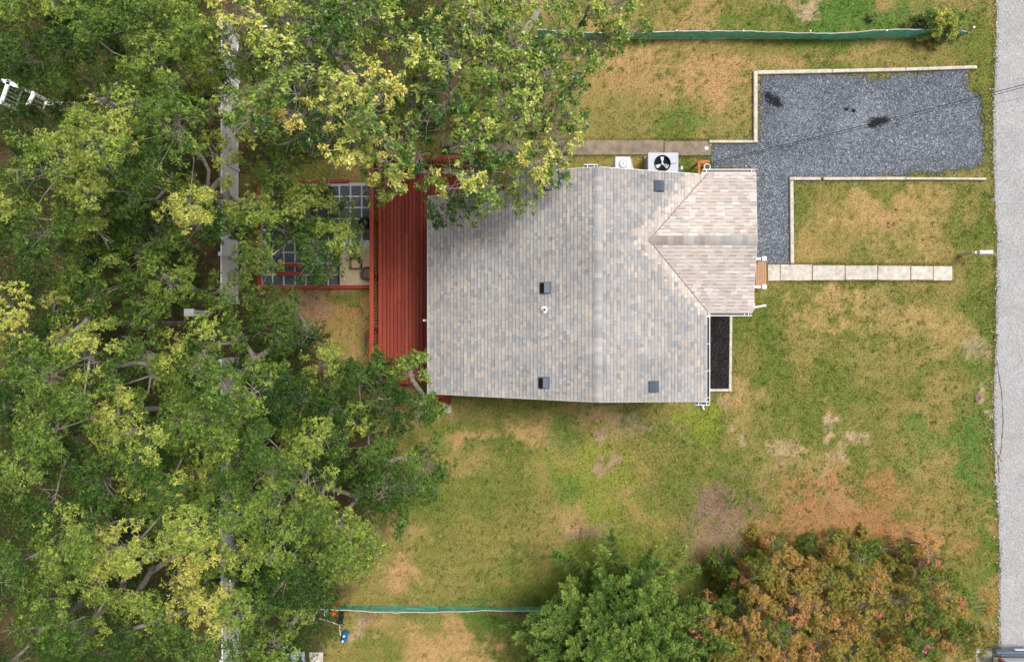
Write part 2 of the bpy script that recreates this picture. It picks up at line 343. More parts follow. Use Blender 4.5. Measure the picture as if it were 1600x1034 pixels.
# broken pale edge of the road surface
eb = MB(); rg = random.Random(9)
for (x, y) in lj[::1]:
    if abs(y) > 15: continue
    for q in range(5):
        s_ = rg.uniform(.012, .045); cc = rg.uniform(.32, .58)
        eb.box((x+rg.gauss(.04, .08), y+rg.uniform(-.06, .06), .014), (s_*1.4, s_, .02), rz=rg.uniform(0, 3), col=(cc, cc*.98, cc*.95))
eb.build('road_edge_crumbs', M_STONE, road, color=True, kind='stuff')
ck = MB(); rg = random.Random(17)
def crack(pts, wd):
    ws = []; 
    for (a, b_), (c, d) in zip(pts[:-1], pts[1:]):
        k = 8
        for q in range(k): ws.append(P(a+(c-a)*q/k+rg.uniform(-.5, .5), b_+(d-b_)*q/k))
    for p0, p1 in zip(ws[:-1], ws[1:]):
        w0 = wd*rg.uniform(.4, 1.3)
        ck.add([(p0[0]-w0, p0[1], 0.0165), (p0[0]+w0, p0[1], 0.0165), (p1[0]+w0, p1[1], 0.0165), (p1[0]-w0, p1[1], 0.0165)], [(0, 1, 2, 3)])
crack([(1556, 525), (1557, 560), (1565, 620), (1567, 660), (1564, 700), (1561, 715), (1566, 722)], .025)
crack([(1553, 640), (1553, 700), (1559, 712), (1561, 760)], .03)
crack([(1562, 890), (1562, 960), (1563, 1034)], .03)
ck.build('edge_crack', mat('crack_dirt', S((112, 100, 92)), .95, noise=.4, nscale=18), road)
# ------------------------------------------------------------------ gravel driveway
DRIVE = [(1112, 224), (1180, 224), (1187, 221), (1188, 122), (1204, 120), (1240, 117), (1290, 118), (1352, 119), (1362, 126), (1380, 124), (1400, 118), (1450, 113), (1508, 110), (1513, 118), (1511, 132), (1517, 142), (1534, 149), (1532, 190), (1536, 215), (1536, 240), (1533, 258), (1515, 263), (1440, 270), (1330, 276), (1236, 279), (1237, 411), (1200, 412), (1178, 410), (1178, 262), (1114, 262)]
DRIVE_W = jag(wpoly(DRIVE), .10, .07, 7)
m = bpy.data.materials.new('blue_grey_gravel'); m.use_nodes = True; N = m.node_tree; b = N.nodes['Principled BSDF']; b.inputs['Roughness'].default_value = .85
tc = N.nodes.new('ShaderNodeTexCoord')
v = N.nodes.new('ShaderNodeTexVoronoi'); v.inputs['Scale'].default_value = 27; N.links.new(tc.outputs['Object'], v.inputs['Vector'])
sep = N.nodes.new('ShaderNodeSeparateColor'); N.links.new(v.outputs['Color'], sep.inputs[0])
r1 = N.nodes.new('ShaderNodeValToRGB'); r1.color_ramp.elements[0].color = (.026, .034, .05, 1); r1.color_ramp.elements[1].color = (.40, .42, .47, 1); r1.color_ramp.elements[0].position = 0
for p_, c_ in ((.35, (.075, .088, .112, 1)), (.7, (.145, .165, .20, 1)), (.9, (.26, .29, .335, 1))):
    e = r1.color_ramp.elements.new(p_); e.color = c_
N.links.new(sep.outputs[0], r1.inputs['Fac'])
nz = N.nodes.new('ShaderNodeTexNoise'); nz.inputs['Scale'].default_value = 1.0; nz.inputs['Detail'].default_value = 6
mp = N.nodes.new('ShaderNodeMapping'); mp.inputs['Scale'].default_value = (.16, .85, 1); N.links.new(tc.outputs['Object'], mp.inputs[0]); N.links.new(mp.outputs[0], nz.inputs['Vector'])
mr = N.nodes.new('ShaderNodeMapRange'); mr.inputs['From Min'].default_value = .35; mr.inputs['From Max'].default_value = .7; mr.inputs['To Min'].default_value = .85; mr.inputs['To Max'].default_value = 1.35; N.links.new(nz.outputs['Fac'], mr.inputs['Value'])
mx = N.nodes.new('ShaderNodeMix'); mx.data_type = 'RGBA'; mx.blend_type = 'MULTIPLY'; mx.inputs['Factor'].default_value = 1; N.links.new(r1.outputs['Color'], mx.inputs['A']); N.links.new(mr.outputs[0], mx.inputs['B']); N.links.new(mx.outputs['Result'], b.inputs['Base Color'])
bp = N.nodes.new('ShaderNodeBump'); bp.inputs['Strength'].default_value = .8; bp.inputs['Distance'].default_value = .03; bp.invert = True; N.links.new(v.outputs['Distance'], bp.inputs['Height']); N.links.new(bp.outputs[0], b.inputs['Normal'])
M_GRAV = m
drive = MB().prism(DRIVE_W, -.04, .022).build('gravel_driveway', M_GRAV, kind='structure')
rs = np.random.RandomState(3)
def scatter_stones(name, n, poly, z, smin, smax, colf, parent, mt, flat=.6, extra=None):
    xs = np.array([p[0] for p in poly]); ys = np.array([p[1] for p in poly])
    x = rs.uniform(xs.min(), xs.max(), n*3); y = rs.uniform(ys.min(), ys.max(), n*3)
    k = in_poly(x, y, poly)
    if extra is not None: k &= extra(x, y)
    x = x[k][:n]; y = y[k][:n]; n = len(x)
    s = rs.uniform(smin, smax, n); a = rs.uniform(0, 2*pi, n); asp = rs.uniform(.6, 1, n)
    base = np.array([(1, 0, 0), (0, 1, 0), (-1, 0, 0), (0, -1, 0), (0.1, .1, 1), (0, 0, -.5)])
    bx = base[None, :, 0]*s[:, None]; by = base[None, :, 1]*(s*asp)[:, None]; bz = base[None, :, 2]*(s*flat)[:, None]
    vx = x[:, None]+bx*np.cos(a)[:, None]-by*np.sin(a)[:, None]; vy = y[:, None]+bx*np.sin(a)[:, None]+by*np.cos(a)[:, None]
    V = np.stack([vx, vy, z+bz], 2).reshape(-1, 3)
    F = np.array([(0, 1, 4), (1, 2, 4), (2, 3, 4), (3, 0, 4)])[None]+(np.arange(n)*6)[:, None, None]
    c = np.repeat(colf(x, y, n), 4, 0)
    return np_mesh(name, V, F.reshape(-1, 3), mt, parent, c, 3, kind='stuff')
SPOTS = [P(1208, 157)+(.34,), P(1200, 150)+(.22,), P(1216, 163)+(.2,), P(1368, 191)+(.32,), P(1380, 188)+(.22,), P(1322, 171)+(.1,), P(1333, 173)+(.1,), P(1362, 196)+(.2,)]
PALE = [P(1250, 168)+(1.0,), P(1355, 175)+(.8,), P(1335, 200)+(.9,)]
def gcol(x, y, n):
    t = rs.rand(n)[:, None]; c = np.array((.05, .06, .08))*(1-t)+np.array((.205, .23, .27))*t
    w_ = rs.rand(n) < .06; c[w_] = np.array((.44, .46, .5))*rs.uniform(.8, 1.2, (w_.sum(), 1))
    c = c*(.72+.6*fbm(x*.16, y*.85, 1.0, 77, 4))[:, None]
    for cx, cy, cz, r in PALE:
        k = (np.hypot(x-cx, y-cy) < r*rs.uniform(.4, 1.1, n)); c[k] = c[k]*.4+np.array((.30, .335, .38))*.6
    for cx, cy, cz, r in SPOTS:
        k = (np.hypot((x-cx), (y-cy)*1.3) < r*rs.uniform(.35, 1.05, n)); c[k] = np.array((.012, .012, .016))
    return c
scatter_stones('gravel_stones', 36000, DRIVE_W, .022, .010, .026, gcol, drive, M_STONE)
# stray stones spilled over the outline
ol = np.array(DRIVE_W); ii = rs.randint(0, len(ol), 2600); sx = ol[ii, 0]+rs.normal(0, .11, 2600); sy = ol[ii, 1]+rs.normal(0, .11, 2600)
def stones_at(name, x, y, z, smin, smax, colf, parent, mt):
    n = len(x); s = rs.uniform(smin, smax, n); a = rs.uniform(0, 2*pi, n)
    base = np.array([(1, 0, 0), (-.2, .8, 0), (-.8, -.2, 0), (0.1, -.7, 0), (0.05, .05, .7)])
    bx = base[None, :, 0]*s[:, None]; by = base[None, :, 1]*s[:, None]
    V = np.stack([x[:, None]+bx*np.cos(a)[:, None]-by*np.sin(a)[:, None], y[:, None]+bx*np.sin(a)[:, None]+by*np.cos(a)[:, None], z+base[None, :, 2]*s[:, None]+0*bx], 2).reshape(-1, 3)
    F = np.array([(0, 1, 4), (1, 2, 4), (2, 3, 4), (3, 0, 4)])[None]+(np.arange(n)*5)[:, None, None]
    return np_mesh(name, V, F.reshape(-1, 3), mt, parent, np.repeat(colf(x, y, n), 4, 0), 3, kind='stuff')
_k = [(q[0], q[1], q[3]*.8) for q in SPOTS for _ in range(int(900*q[3]))]; _k = np.array(_k)
stones_at('oily_stones', _k[:, 0]+rs.normal(0, .5, len(_k))*_k[:, 2], _k[:, 1]+rs.normal(0, .38, len(_k))*_k[:, 2], .034, .012, .026, lambda x, y, n: np.array((.014, .014, .017))*rs.uniform(.6, 1.8, (n, 1)), drive, M_STONE)
stones_at('stray_stones', sx, sy, .035, .016, .034, gcol, drive, M_STONE)
# ------------------------------------------------------------------ concrete paths
def slab_set(name, rects, mt, z, h, bev=.012, seed=0):
    e = empty(name, (0, 0, 0), kind='structure'); rg = random.Random(seed)
    for (x0, y0, x1, y1) in rects:
        a = P(x0, y1); b_ = P(x1, y0)
        MB().box(((a[0]+b_[0])/2, (a[1]+b_[1])/2, z-h/2+rg.uniform(-.006, .006)), (b_[0]-a[0], b_[1]-a[1], h), rz=rg.uniform(-.006, .006), bev=bev).build('slab', mt, e)
    return e
slab_set('front_path', [(1199.5, 413.5, 1218.3, 438.8), (1218.9, 413.5, 1268.2, 438.4), (1269.4, 414.5, 1319.2, 438), (1320.4, 415, 1370.2, 437.4), (1371.2, 415.5, 1421.6, 437.8), (1422.6, 416, 1456.6, 437.4), (1457.6, 416, 1487, 438.4)], M_CONC, .05, .1, seed=1)
slab_set('side_path', [(690, 219, 815, 240), (816, 219.5, 889, 241), (890, 219.5, 1036.5, 242.5), (1037.5, 221, 1110, 243.5)], M_CONC2, .055, .1, seed=2)
slab_set('stoop_slab', [(829, 243, 888.5, 266)], M_CONC2, .05, .1, seed=3)
slab_set('neighbour_drive', [(1524, 1012, 1549, 1060)], M_CONC, .045, .1, seed=3)
slab_set('step_pads', [(590, 606, 613, 624), (617, 606, 631, 623)], M_CONC, .05, .1, seed=5)
slab_set('stair_pad', [(693, 631, 705, 645)], M_CONC, .05, .1, seed=6)
slab_set('shed_slab', [(484, 1018, 505, 1060)], M_CONC, .06, .1, seed=6)
# paint / salt stains on the side path
MB().lathe((0, 0, 0), [(0.0, .0), (.085, .0)], 14).build('paint_splash', mat('pale_stain', (.6, .58, .54), .9, noise=.3, nscale=14), bpy.data.objects['side_path']).location = P(1104, 231.5, .066)
# ------------------------------------------------------------------ landscape timbers round the gravel
def timber(x0, y0, x1, y1, label, wpx=6.0, h=.14):
    a = np.array(P(x0, y0, h)); b_ = np.array(P(x1, y1, h)); d = b_-a; L = np.linalg.norm(d)
    o = MB().box((0, 0, 0), (L, wpx/40.13, h), bev=.018).build('landscape_timber', M_TIMBER)
    o.location = ((a+b_)/2)-np.array((0, 0, h/2)); o.rotation_euler = (0, 0, math.atan2(d[1], d[0]))
    tag(o, label, 'timber', 'landscape timbers edging the gravel')
timber(1184, 113, 1300, 110.7, 'weathered timber on the upper edge of the gravel, nearest the house corner')
timber(1300.6, 110.7, 1415, 108.2, 'middle weathered timber along the upper edge of the gravel driveway', 5.4)
timber(1415.6, 108.2, 1527, 104.5, 'weathered timber on the upper gravel edge, nearest the road', 5.0)
timber(1181, 110.5, 1181, 222.5, 'weathered timber running down the left side of the parking gravel')
timber(1108.5, 221, 1177.5, 221, 'short timber between the old side path and the gravel', 4.2)
timber(1237.3, 282.5, 1238.3, 411.5, 'weathered timber between the narrow gravel strip and the front lawn', 5.6)
timber(1234, 279, 1283, 279, 'short timber at the inner corner of the gravel, with a split end', 4.6)
timber(1287, 279, 1415, 278.6, 'pale timber along the lower edge of the gravel, middle piece', 4.6)
timber(1415.6, 278.8, 1542, 279.4, 'thin pale timber along the lower gravel edge, nearest the road', 3.6)
# ------------------------------------------------------------------ mulch bed
BED = [(1106, 488), (1139, 488), (1137.5, 606), (1106, 606)]
bedw = wpoly(BED)
bed = MB().prism(bedw, -.02, .07).build('mulch_bed', M_MULB, kind='structure')
def chips(name, n, poly, z, colf, parent, mt, lmin, lmax):
    xs = [p[0] for p in poly]; ys = [p[1] for p in poly]
    x = rs.uniform(min(xs), max(xs), n); y = rs.uniform(min(ys), max(ys), n); k = in_poly(x, y, poly); x = x[k]; y = y[k]; n = len(x)
    L = rs.uniform(lmin, lmax, n); a = rs.uniform(0, 2*pi, n); W = L*rs.uniform(.25, .5, n); tl = rs.uniform(-.5, .5, n)
    c = np.array([(-1, -1), (1, -1), (1, 1), (-1, 1)])
    lx = c[None, :, 0]*L[:, None]/2; ly = c[None, :, 1]*W[:, None]/2
    V = np.stack([x[:, None]+lx*np.cos(a)[:, None]-ly*np.sin(a)[:, None], y[:, None]+lx*np.sin(a)[:, None]+ly*np.cos(a)[:, None], z+.02+lx*np.sin(tl)[:, None]+ly*rs.uniform(-.6, .6, n)[:, None]+rs.uniform(0, .03, n)[:, None]], 2).reshape(-1, 3)
    return np_mesh(name, V, np.arange(n*4).reshape(-1, 4), mt, parent, colf(x, y, n), 4, kind='stuff')
chips('mulch_chips', 4500, bedw, .07, lambda x, y, n: np.array((.020, .017, .018))*rs.uniform(.3, 2.6, (n, 1)), bed, M_MULCH, .05, .14)
def bed_timber(x0, y0, x1, y1, label):
    a = np.array(P(x0, y0, .16)); b_ = np.array(P(x1, y1, .16)); d = b_-a; L = np.linalg.norm(d)
    o = MB().box((0, 0, 0), (L, .105, .16), bev=.015).build('bed_timber', M_TIMBER); o.location = (a+b_)/2-np.array((0, 0, .08)); o.rotation_euler = (0, 0, math.atan2(d[1], d[0]))
    tag(o, label, 'timber', 'timbers round the mulch bed')
bed_timber(1142.5, 488, 1141, 611.5, 'long pale timber on the right side of the black mulch bed')
bed_timber(1106, 609.5, 1138.6, 609.5, 'short pale timber closing the bottom of the black mulch bed')
# ------------------------------------------------------------------ house
XR, ZR, SL = 2.822, 5.0, .333          # main ridge
XE_R, XE_L, XN = 6.643, -2.940, -.108  # right eave, left eave, eave beside the notch
YT, YTN = 5.335, 4.70                  # upper gable edge, upper edge of the lower-left extension
def yb(x): return -2.30-.022*(x-XR)    # lower gable edge
def zmain(x): return ZR-SL*abs(x-XR)
YP, ZP, SP = 3.03, 4.417, .300         # front gable (porch) ridge
def zporch(y): return ZP-SP*abs(y-YP)
PT, PB = 5.40, .655                    # porch eaves
def xporch(y): return 8.17+(.17 if y > YP else .06)*abs(y-YP)/2.37
house = empty('house', (2, 1.5, 0), label='single storey house with grey shingled gable roof and paler front gable', cat='house')
house.location = (0, 0, 0)
# walls
wl = MB()
wl.prism([(-2.50, -1.95), (6.2, -2.0), (6.2, 5.0), (.3, 5.0), (.3, 4.35), (-2.50, 4.35)], 0, 3.0)
wl.build('wall', M_SIDING, house)
for y0 in (-1.97, 4.98):
    MB().add([(-2.4, y0-.02, 3.0), (6.1, y0-.02, 3.0), (6.1, y0-.02, 3.72), (XR, y0-.02, 4.82), (-2.4, y0-.02, 3.1), (-2.4, y0+.02, 3.0), (6.1, y0+.02, 3.0), (6.1, y0+.02, 3.72), (XR, y0+.02, 4.82), (-2.4, y0+.02, 3.1)],
           [(0, 1, 2, 3, 4), (5, 6, 7, 8, 9), (2, 3, 8, 7), (3, 4, 9, 8), (0, 4, 9, 5), (1, 2, 7, 6)]).build('gable_wall', M_SIDING, house)
for (x, y, ry, wd, nm) in ((-1.6, -2.06, 0, 1.0, 'window'), (1.2, -2.06, 0, 1.2, 'window'), (4.4, -2.06, 0, 1.2, 'window'), (6.26, -.6, 1, 1.5, 'window'), (6.26, 2.2, 1, 1.0, 'door'), (-2.56, .4, 1, 1.8, 'door'), (-2.56, -1.0, 1, .9, 'window')):
    hgt, zc = (1.1, 1.9) if nm == 'window' else (2.05, 1.72)
    f = MB().box((x, y, zc), (.1 if ry else wd, wd if ry else .1, hgt)).build(nm, M_WHITE, house)
    MB().box((x+(.03 if x > 6 else -.03 if x < -2 else 0)*ry, y-(0 if ry else .03), zc), (.1 if ry else wd-.16, wd-.16 if ry else .1, hgt-.16)).build('pane', M_GLASS, f)
# roof decks
def slope_slab(mb, quad, th=.10):
    top = [np.array(q, float) for q in quad]; bot = [q-np.array((0, 0, th)) for q in top]; n = len(quad)
    mb.add(top+bot, [list(range(n)), list(range(2*n-1, n-1, -1))]+[(i, (i+1) % n, n+(i+1) % n, n+i) for i in range(n)])
rf = MB()
e = .012
slope_slab(rf, [(XR, yb(XR), ZR-e), (XE_R, yb(XE_R), zmain(XE_R)-e), (XE_R, YT, zmain(XE_R)-e), (XR, YT, ZR-e)])
slope_slab(rf, [(XR, yb(XR), ZR-e), (XE_L, yb(XE_L), zmain(XE_L)-e), (XE_L, YTN, zmain(XE_L)-e), (XN, YTN, zmain(XN)-e), (XN, YT, zmain(XN)-e), (XR, YT, ZR-e)])
roof = rf.build('roof', M_ROOFB, house)
pf = MB()
slope_slab(pf, [(4.3, YP, ZP-e), (xporch(YP), YP, ZP-e), (xporch(PT), PT, zporch(PT)-e), (6.2, PT, zporch(PT)-e)], .09)
slope_slab(pf, [(4.3, YP, ZP-e), (xporch(YP), YP, ZP-e), (xporch(PB), PB, zporch(PB)-e), (6.2, PB, zporch(PB)-e)], .09)
porch_roof = pf.build('porch_roof', M_ROOFB, house)
# shingles: every tab is a wedge with a darker band (main roof: printed, porch: painted step shadow), joined by slope
MAIN_C = [S(c) for c in ((166, 166, 168), (156, 158, 163), (176, 173, 173), (186, 179, 174), (190, 177, 163), (148, 150, 155), (178, 175, 175), (192, 181, 173), (160, 161, 165), (172, 168, 167))]
MAIN_W = [16, 12, 16, 12, 6, 6, 13, 5, 12, 15]
PORCH_C = [S(c) for c in ((200, 188, 181), (205, 195, 189), (195, 183, 176), (208, 199, 193), (201, 187, 178), (212, 206, 201))]
_mc = np.mean(MAIN_C, 0)
MAIN_C = [tuple((np.array(q)*.78+_mc*.22)*np.array((1.0, .998, .985))) for q in MAIN_C]
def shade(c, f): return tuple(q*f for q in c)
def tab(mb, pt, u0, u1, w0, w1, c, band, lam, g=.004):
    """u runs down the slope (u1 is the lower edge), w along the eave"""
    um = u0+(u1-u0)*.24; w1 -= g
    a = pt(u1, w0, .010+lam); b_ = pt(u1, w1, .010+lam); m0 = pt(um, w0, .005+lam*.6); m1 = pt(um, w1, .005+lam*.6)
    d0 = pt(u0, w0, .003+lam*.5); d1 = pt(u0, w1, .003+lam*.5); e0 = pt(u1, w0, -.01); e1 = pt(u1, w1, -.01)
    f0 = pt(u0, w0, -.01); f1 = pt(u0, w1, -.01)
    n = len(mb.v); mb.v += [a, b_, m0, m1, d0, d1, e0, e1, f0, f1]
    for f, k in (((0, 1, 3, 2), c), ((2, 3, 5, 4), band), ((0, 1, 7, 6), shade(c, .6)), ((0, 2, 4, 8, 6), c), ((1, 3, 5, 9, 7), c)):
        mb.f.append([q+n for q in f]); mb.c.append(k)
def valley_x(y): return XR+(ZR-zporch(y))/SL
rg = random.Random(21)
EXP = .1195
def shingle_main(side):
    mb = MB(); run = (XE_R-XR) if side > 0 else (XR-XE_L); nC = int(run/EXP)+1
    pt = lambda u, w_, h: (XR+side*u, w_, ZR-SL*u+h)
    for k in range(nC):
        u1 = run+.03-k*EXP; u0 = max(.05, u1-EXP-.006); x = XR+side*u1
        if u1 <= .08: break
        lo = yb(x)-.02; hi = (YT if x > XN else YTN)+.02; w_ = lo; prev = None
        while w_ < hi-.02:
            L = rg.choice((.08, .10, .12, .14, .16, .18, .2, .26)); w1 = min(w_+L, hi)
            if hi-w1 < .06: w1 = hi
            yc = (w_+w1)/2
            near = side > 0 and PB-.1 < yc < PT+.1 and x > valley_x(yc)-(.52 if yc > YP-.35 else .42)+rg.uniform(-.22, .22)
            if side > 0 and PB+.1 < yc < PT-.1 and x > valley_x(yc)+.35: w_ = w1; continue
            c = rg.choice(PORCH_C) if near else rg.choices(MAIN_C, MAIN_W)[0]
            c = shade(c, rg.uniform(.93, 1.07)); lam = rg.choice((0, 0, .006))
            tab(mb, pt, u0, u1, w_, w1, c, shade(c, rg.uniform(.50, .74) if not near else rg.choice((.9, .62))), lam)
            w_ = w1
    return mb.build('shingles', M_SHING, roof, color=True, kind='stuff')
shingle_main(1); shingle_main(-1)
def shingle_porch(side):
    mb = MB(); run = (PT-YP) if side > 0 else (YP-PB); nC = int(run/EXP)+1
    pt = lambda u, w_, h: (w_, YP+side*u, ZP-SP*u+h)
    for k in range(nC):
        u1 = run+.03-k*EXP; u0 = max(.04, u1-EXP-.006)
        if u1 <= .08: break
        y = YP+side*u1; lo = valley_x(y)-.25; hi = xporch(y)+.02; w_ = lo-rg.uniform(0, .3); dk = rg.random() < .5
        while w_ < hi-.02:
            L = rg.uniform(.17, .32); w1 = min(w_+L, hi)
            if hi-w1 < .06: w1 = hi
            c = shade(rg.choice(PORCH_C), rg.uniform(.93, 1.06)); dk = not dk
            tab(mb, pt, u0, u1, max(w_, lo), w1, c, shade(c, rg.uniform(.42, .6) if dk else .93), .007 if dk else 0, g=.002)  # alternate bands darkened to paint the shadow of proud tabs
            w_ = w1
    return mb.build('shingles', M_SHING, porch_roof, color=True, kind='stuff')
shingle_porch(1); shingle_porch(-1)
# ridge caps, each its own piece
def ridge_caps(axis_, a0, a1, step, half, pal, parent, rise, slope):
    k = 0; t = a0; dirn = 1 if a1 > a0 else -1
    while (a1-t)*dirn > .03:
        L = step+.02; c = shade(rg.choice(pal), rg.uniform(.9, 1.1)); mb = MB()
        V = []
        for q, hh in ((t, .020+.004), (min(t+dirn*L, a1+.02) if dirn > 0 else max(t-L, a1-.02), .034)):
            for s_ in (-half, -half*.25, half*.25, half):
                zz = rise-slope*abs(s_)+hh+(.004 if abs(s_) < half*.5 else 0)
                V.append((s_+XR, q, zz) if axis_ == 'y' else (q, YP+s_, zz))
        Vb = [(x, y, z-.02) for x, y, z in V]
        mb.add(V+Vb, [(0, 1, 5, 4), (1, 2, 6, 5), (2, 3, 7, 6), (4, 5, 13, 12), (5, 6, 14, 13), (6, 7, 15, 14), (0, 4, 12, 8), (3, 7, 15, 11), (0, 1, 9, 8), (1, 2, 10, 9), (2, 3, 11, 10)], c)
        mb.build('ridge_cap', M_SHING, parent, color=True); t += dirn*step; k += 1
ridge_caps('y', YT+.02, yb(XR)-.02, .15, .13, [S(c) for c in ((170, 169, 171), (177, 175, 176), (162, 162, 165), (181, 178, 177))], roof, ZR, SL)
ridge_caps('x', 4.46, 8.19, .178, .15, [S(c) for c in ((158, 149, 145), (172, 168, 164), (181, 181, 177), (162, 153, 149), (174, 169, 165))], porch_roof, ZP, SP)
# valley flashing lines (thin folded strip showing between the two roofs)
for ye, nm in ((PT, 1), (PB, -1)):
    pts = [(valley_x(y)-.0, y, zmain(valley_x(y))+.016) for y in np.linspace(YP+.12*nm, ye, 8)]
    MB().tube(pts, .012, 5).build('valley_flashing', mat('valley_line', S((120, 104, 96)), .9), roof)
# rake and eave trim
def strip(name, a, b_, wd, ht, mt, parent):
    a = np.array(a); b_ = np.array(b_); d = b_-a; L = np.linalg.norm(d); d /= L
    s_ = np.cross(d, (0, 0, 1.0)); s_ /= np.linalg.norm(s_); up = np.cross(s_, d)
    V = [p+s_*wd/2*i+up*ht/2*j for p in (a, b_) for i, j in ((-1, -1), (1, -1), (1, 1), (-1, 1))]
    return MB().add(V, [(0, 1, 2, 3), (7, 6, 5, 4), (0, 1, 5, 4), (1, 2, 6, 5), (2, 3, 7, 6), (3, 0, 4, 7)]).build(name, mt, parent)
for (x0, x1) in ((XR, XE_R), (XR, XE_L)):
    strip('rake_board', (x0, yb(x0)-.02, zmain(x0)-.09), (x1, yb(x1)-.02, zmain(x1)-.09), .03, .14, M_WHITE, house)
strip('rake_board', (XR, YT+.02, ZR-.09), (XE_R-.3, YT+.02, zmain(XE_R-.3)-.09), .03, .14, M_WHITE, house)
strip('rake_board', (XR, YT+.02, ZR-.09), (XN, YT+.02, zmain(XN)-.09), .03, .14, M_WHITE, house)
strip('rake_board', (XN, YTN+.02, zmain(XN)-.09), (XE_L, YTN+.02, zmain(XE_L)-.09), .03, .14, M_WHITE, house)
for ye in (PT, PB):
    strip('rake_board', (xporch(YP)+.015, YP, ZP-.07), (xporch(ye)+.015, ye, zporch(ye)-.07), .03, .13, M_WHITE, house)
strip('drip_edge', (XE_L-.012, yb(XE_L), zmain(XE_L)-.03), (XE_L-.012, YTN, zmain(XE_L)-.03), .05, .07, mat('grey_drip_edge', S((176, 172, 168)), .6), house)
# gutters: open troughs with a white front lip, end caps and hangers
def gutter(a, b_, out, parent=house):
    a = np.array(a, float); b_ = np.array(b_, float); o = np.array(out, float); d = (b_-a)/np.linalg.norm(b_-a)
    z = np.array((0, 0, 1.0)); w_, h, t = .115, .10, .022
    prof = [o*0-z*0, o*0-z*h, o*w_-z*h, o*w_+z*.01, o*(w_-t)+z*.01, o*(w_-t)-z*(h-t*.5), o*.012-z*(h-t*.5), o*.012]
    V = [p+q for p in (a, b_) for q in prof]; n = 8
    g_ = MB().add(V, [list(range(n))[::-1], list(range(n, 2*n))]+[(i, (i+1) % n, n+(i+1) % n, n+i) for i in range(n)]).build('gutter', M_WHITEM, parent)
    V2 = [p+q for p in (a+d*.02, b_-d*.02) for q in (o*.014-z*.06, o*(w_-t-.002)-z*.06)]
    MB().add(V2, [(0, 1, 3, 2)]).build('gutter_floor', M_BLACKP, g_)
    L = np.linalg.norm(b_-a); k = max(1, int(L/.9))
    for i in range(k+1):
        p = a+d*(.12+(L-.24)*i/k); hb = MB().box(tuple(p+o*w_*.5+z*.004), (.02+abs(o[0])*w_*.9, .02+abs(o[1])*w_*.9, .01)); hb.build('hanger', M_WHITEM, g_)
zg = zmain(XE_R)-.015
gutter((XE_R+.03, yb(XE_R)-.02, zg), (XE_R+.03, PB-.05, zg), (1, 0, 0))
gutter((XE_R-.02, PB-.03, zporch(PB)-.02), (xporch(PB), PB-.03, zporch(PB)-.02), (0, -1, 0))
gutter((6.55, PT+.03, zporch(PT)-.02), (xporch(PT), PT+.03, zporch(PT)-.02), (0, 1, 0))
gutter((6.28, yb(6.4)-.05, zg-.01), (XE_R+.145, yb(6.4)-.05, zg-.01), (0, -1, 0))
gutter((XR-.45, YT+.045, ZR-.28), (XR+.02, YT+.045, ZR-.28), (0, 1, 0))
def spout(pts, r=.045):
    MB().tube(pts, r, 4).build('downspout', M_WHITEM, house)
spout([(6.50, yb(6.4)-.13, zg-.08), (6.48, -2.2, 3.2), (6.48, -2.12, .35), (6.52, -2.25, .14), P(1096, 628, .1), P(1099.5, 640, .08)])
spout([(8.0, PB-.1, zporch(PB)-.08), (7.9, .95, 3.2), (7.9, .95, .35), P(1176, 481, .25), P(1197, 477, .12)])
# box vents and pipe vent on the roof
def roof_vent(px, py, side):
    z = 4.3
    for _ in range(4):
        x, y, _z = P(px, py, z); z = zmain(x)
    r = MB(); th = math.atan(SL)*side
    t = empty('roof_vent', (0, 0, 0)); t.parent = roof; t.location = (x, y, z); t.rotation_euler = (0, th, 0)
    s_ = side
    MB().box((0, 0, .012), (.40, .40, .02)).build('flange', M_VENT, t)
    w_, h, = .17, .16
    # low hood: the upper half is a tilted plate, the lower half slopes down to the opening
    xs_ = [(-w_, .05), (-.01, h), (w_, .045)]
    V = [(x_*s_, y_, z_) for y_ in (-w_, w_) for x_, z_ in xs_]+[(-w_*s_, -w_, .02), (w_*s_, -w_, .02), (w_*s_, w_, .02), (-w_*s_, w_, .02)]
    MB().add(V, [(0, 1, 4, 3), (1, 2, 5, 4), (0, 1, 2, 7, 6), (3, 4, 5, 8, 9), (0, 3, 9, 6), (2, 5, 8, 7)]).build('hood', M_VENT, t)
    if side < 0:
        q_ = .006; MB().add([(x_*s_, y_, z_+q_) for y_ in (-w_+.015, w_-.015) for x_, z_ in ((.0, h-.004), (w_-.008, .05))], [(0, 1, 3, 2)]).build('opening', M_BLACK, t)
for a in ((853, 289, -1), (852, 450, -1), (850, 598, -1), (1029, 291, 1), (1021, 604, 1)): roof_vent(*a)
for ob in [o for o in bpy.data.objects if o.name.startswith('roof_vent')]:
    # fold the vent's three meshes into the vent itself, so that the vent is one sub-part of the roof
    kids = [o for o in bpy.data.objects if o.parent == ob]
    mb = bmesh.new(); me = bpy.data.meshes.new('roof_vent'); mats = []
    for k in kids:
        n0 = len(mb.faces); mb.from_mesh(k.data); mb.faces.ensure_lookup_table()
        mm = k.data.materials[0]
        if mm not in mats: mats.append(mm)
        for f in mb.faces[n0:]: f.material_index = mats.index(mm)
    mb.to_mesh(me); mb.free()
    for q in mats: me.materials.append(q)
    nb = bpy.data.objects.new('vent_box', me); COL.objects.link(nb); nb.parent = roof; nb.location = ob.location; nb.rotation_euler = ob.rotation_euler
    for k in kids+[ob]: bpy.data.objects.remove(k)
x, y, z = P(850.5, 484, 4.35); z = zmain(x)
MB().lathe((x, y, z), [(.13, -.02), (.12, .03), (.065, .06), (.055, .22), (.04, .22), (.04, .05)], 18).build('vent_pipe', M_WHITEM, roof)
MB().lathe((x, y, z+.1), [(.04, 0), (.0, 0)], 14).build('pipe_bore', M_BLACK, roof)
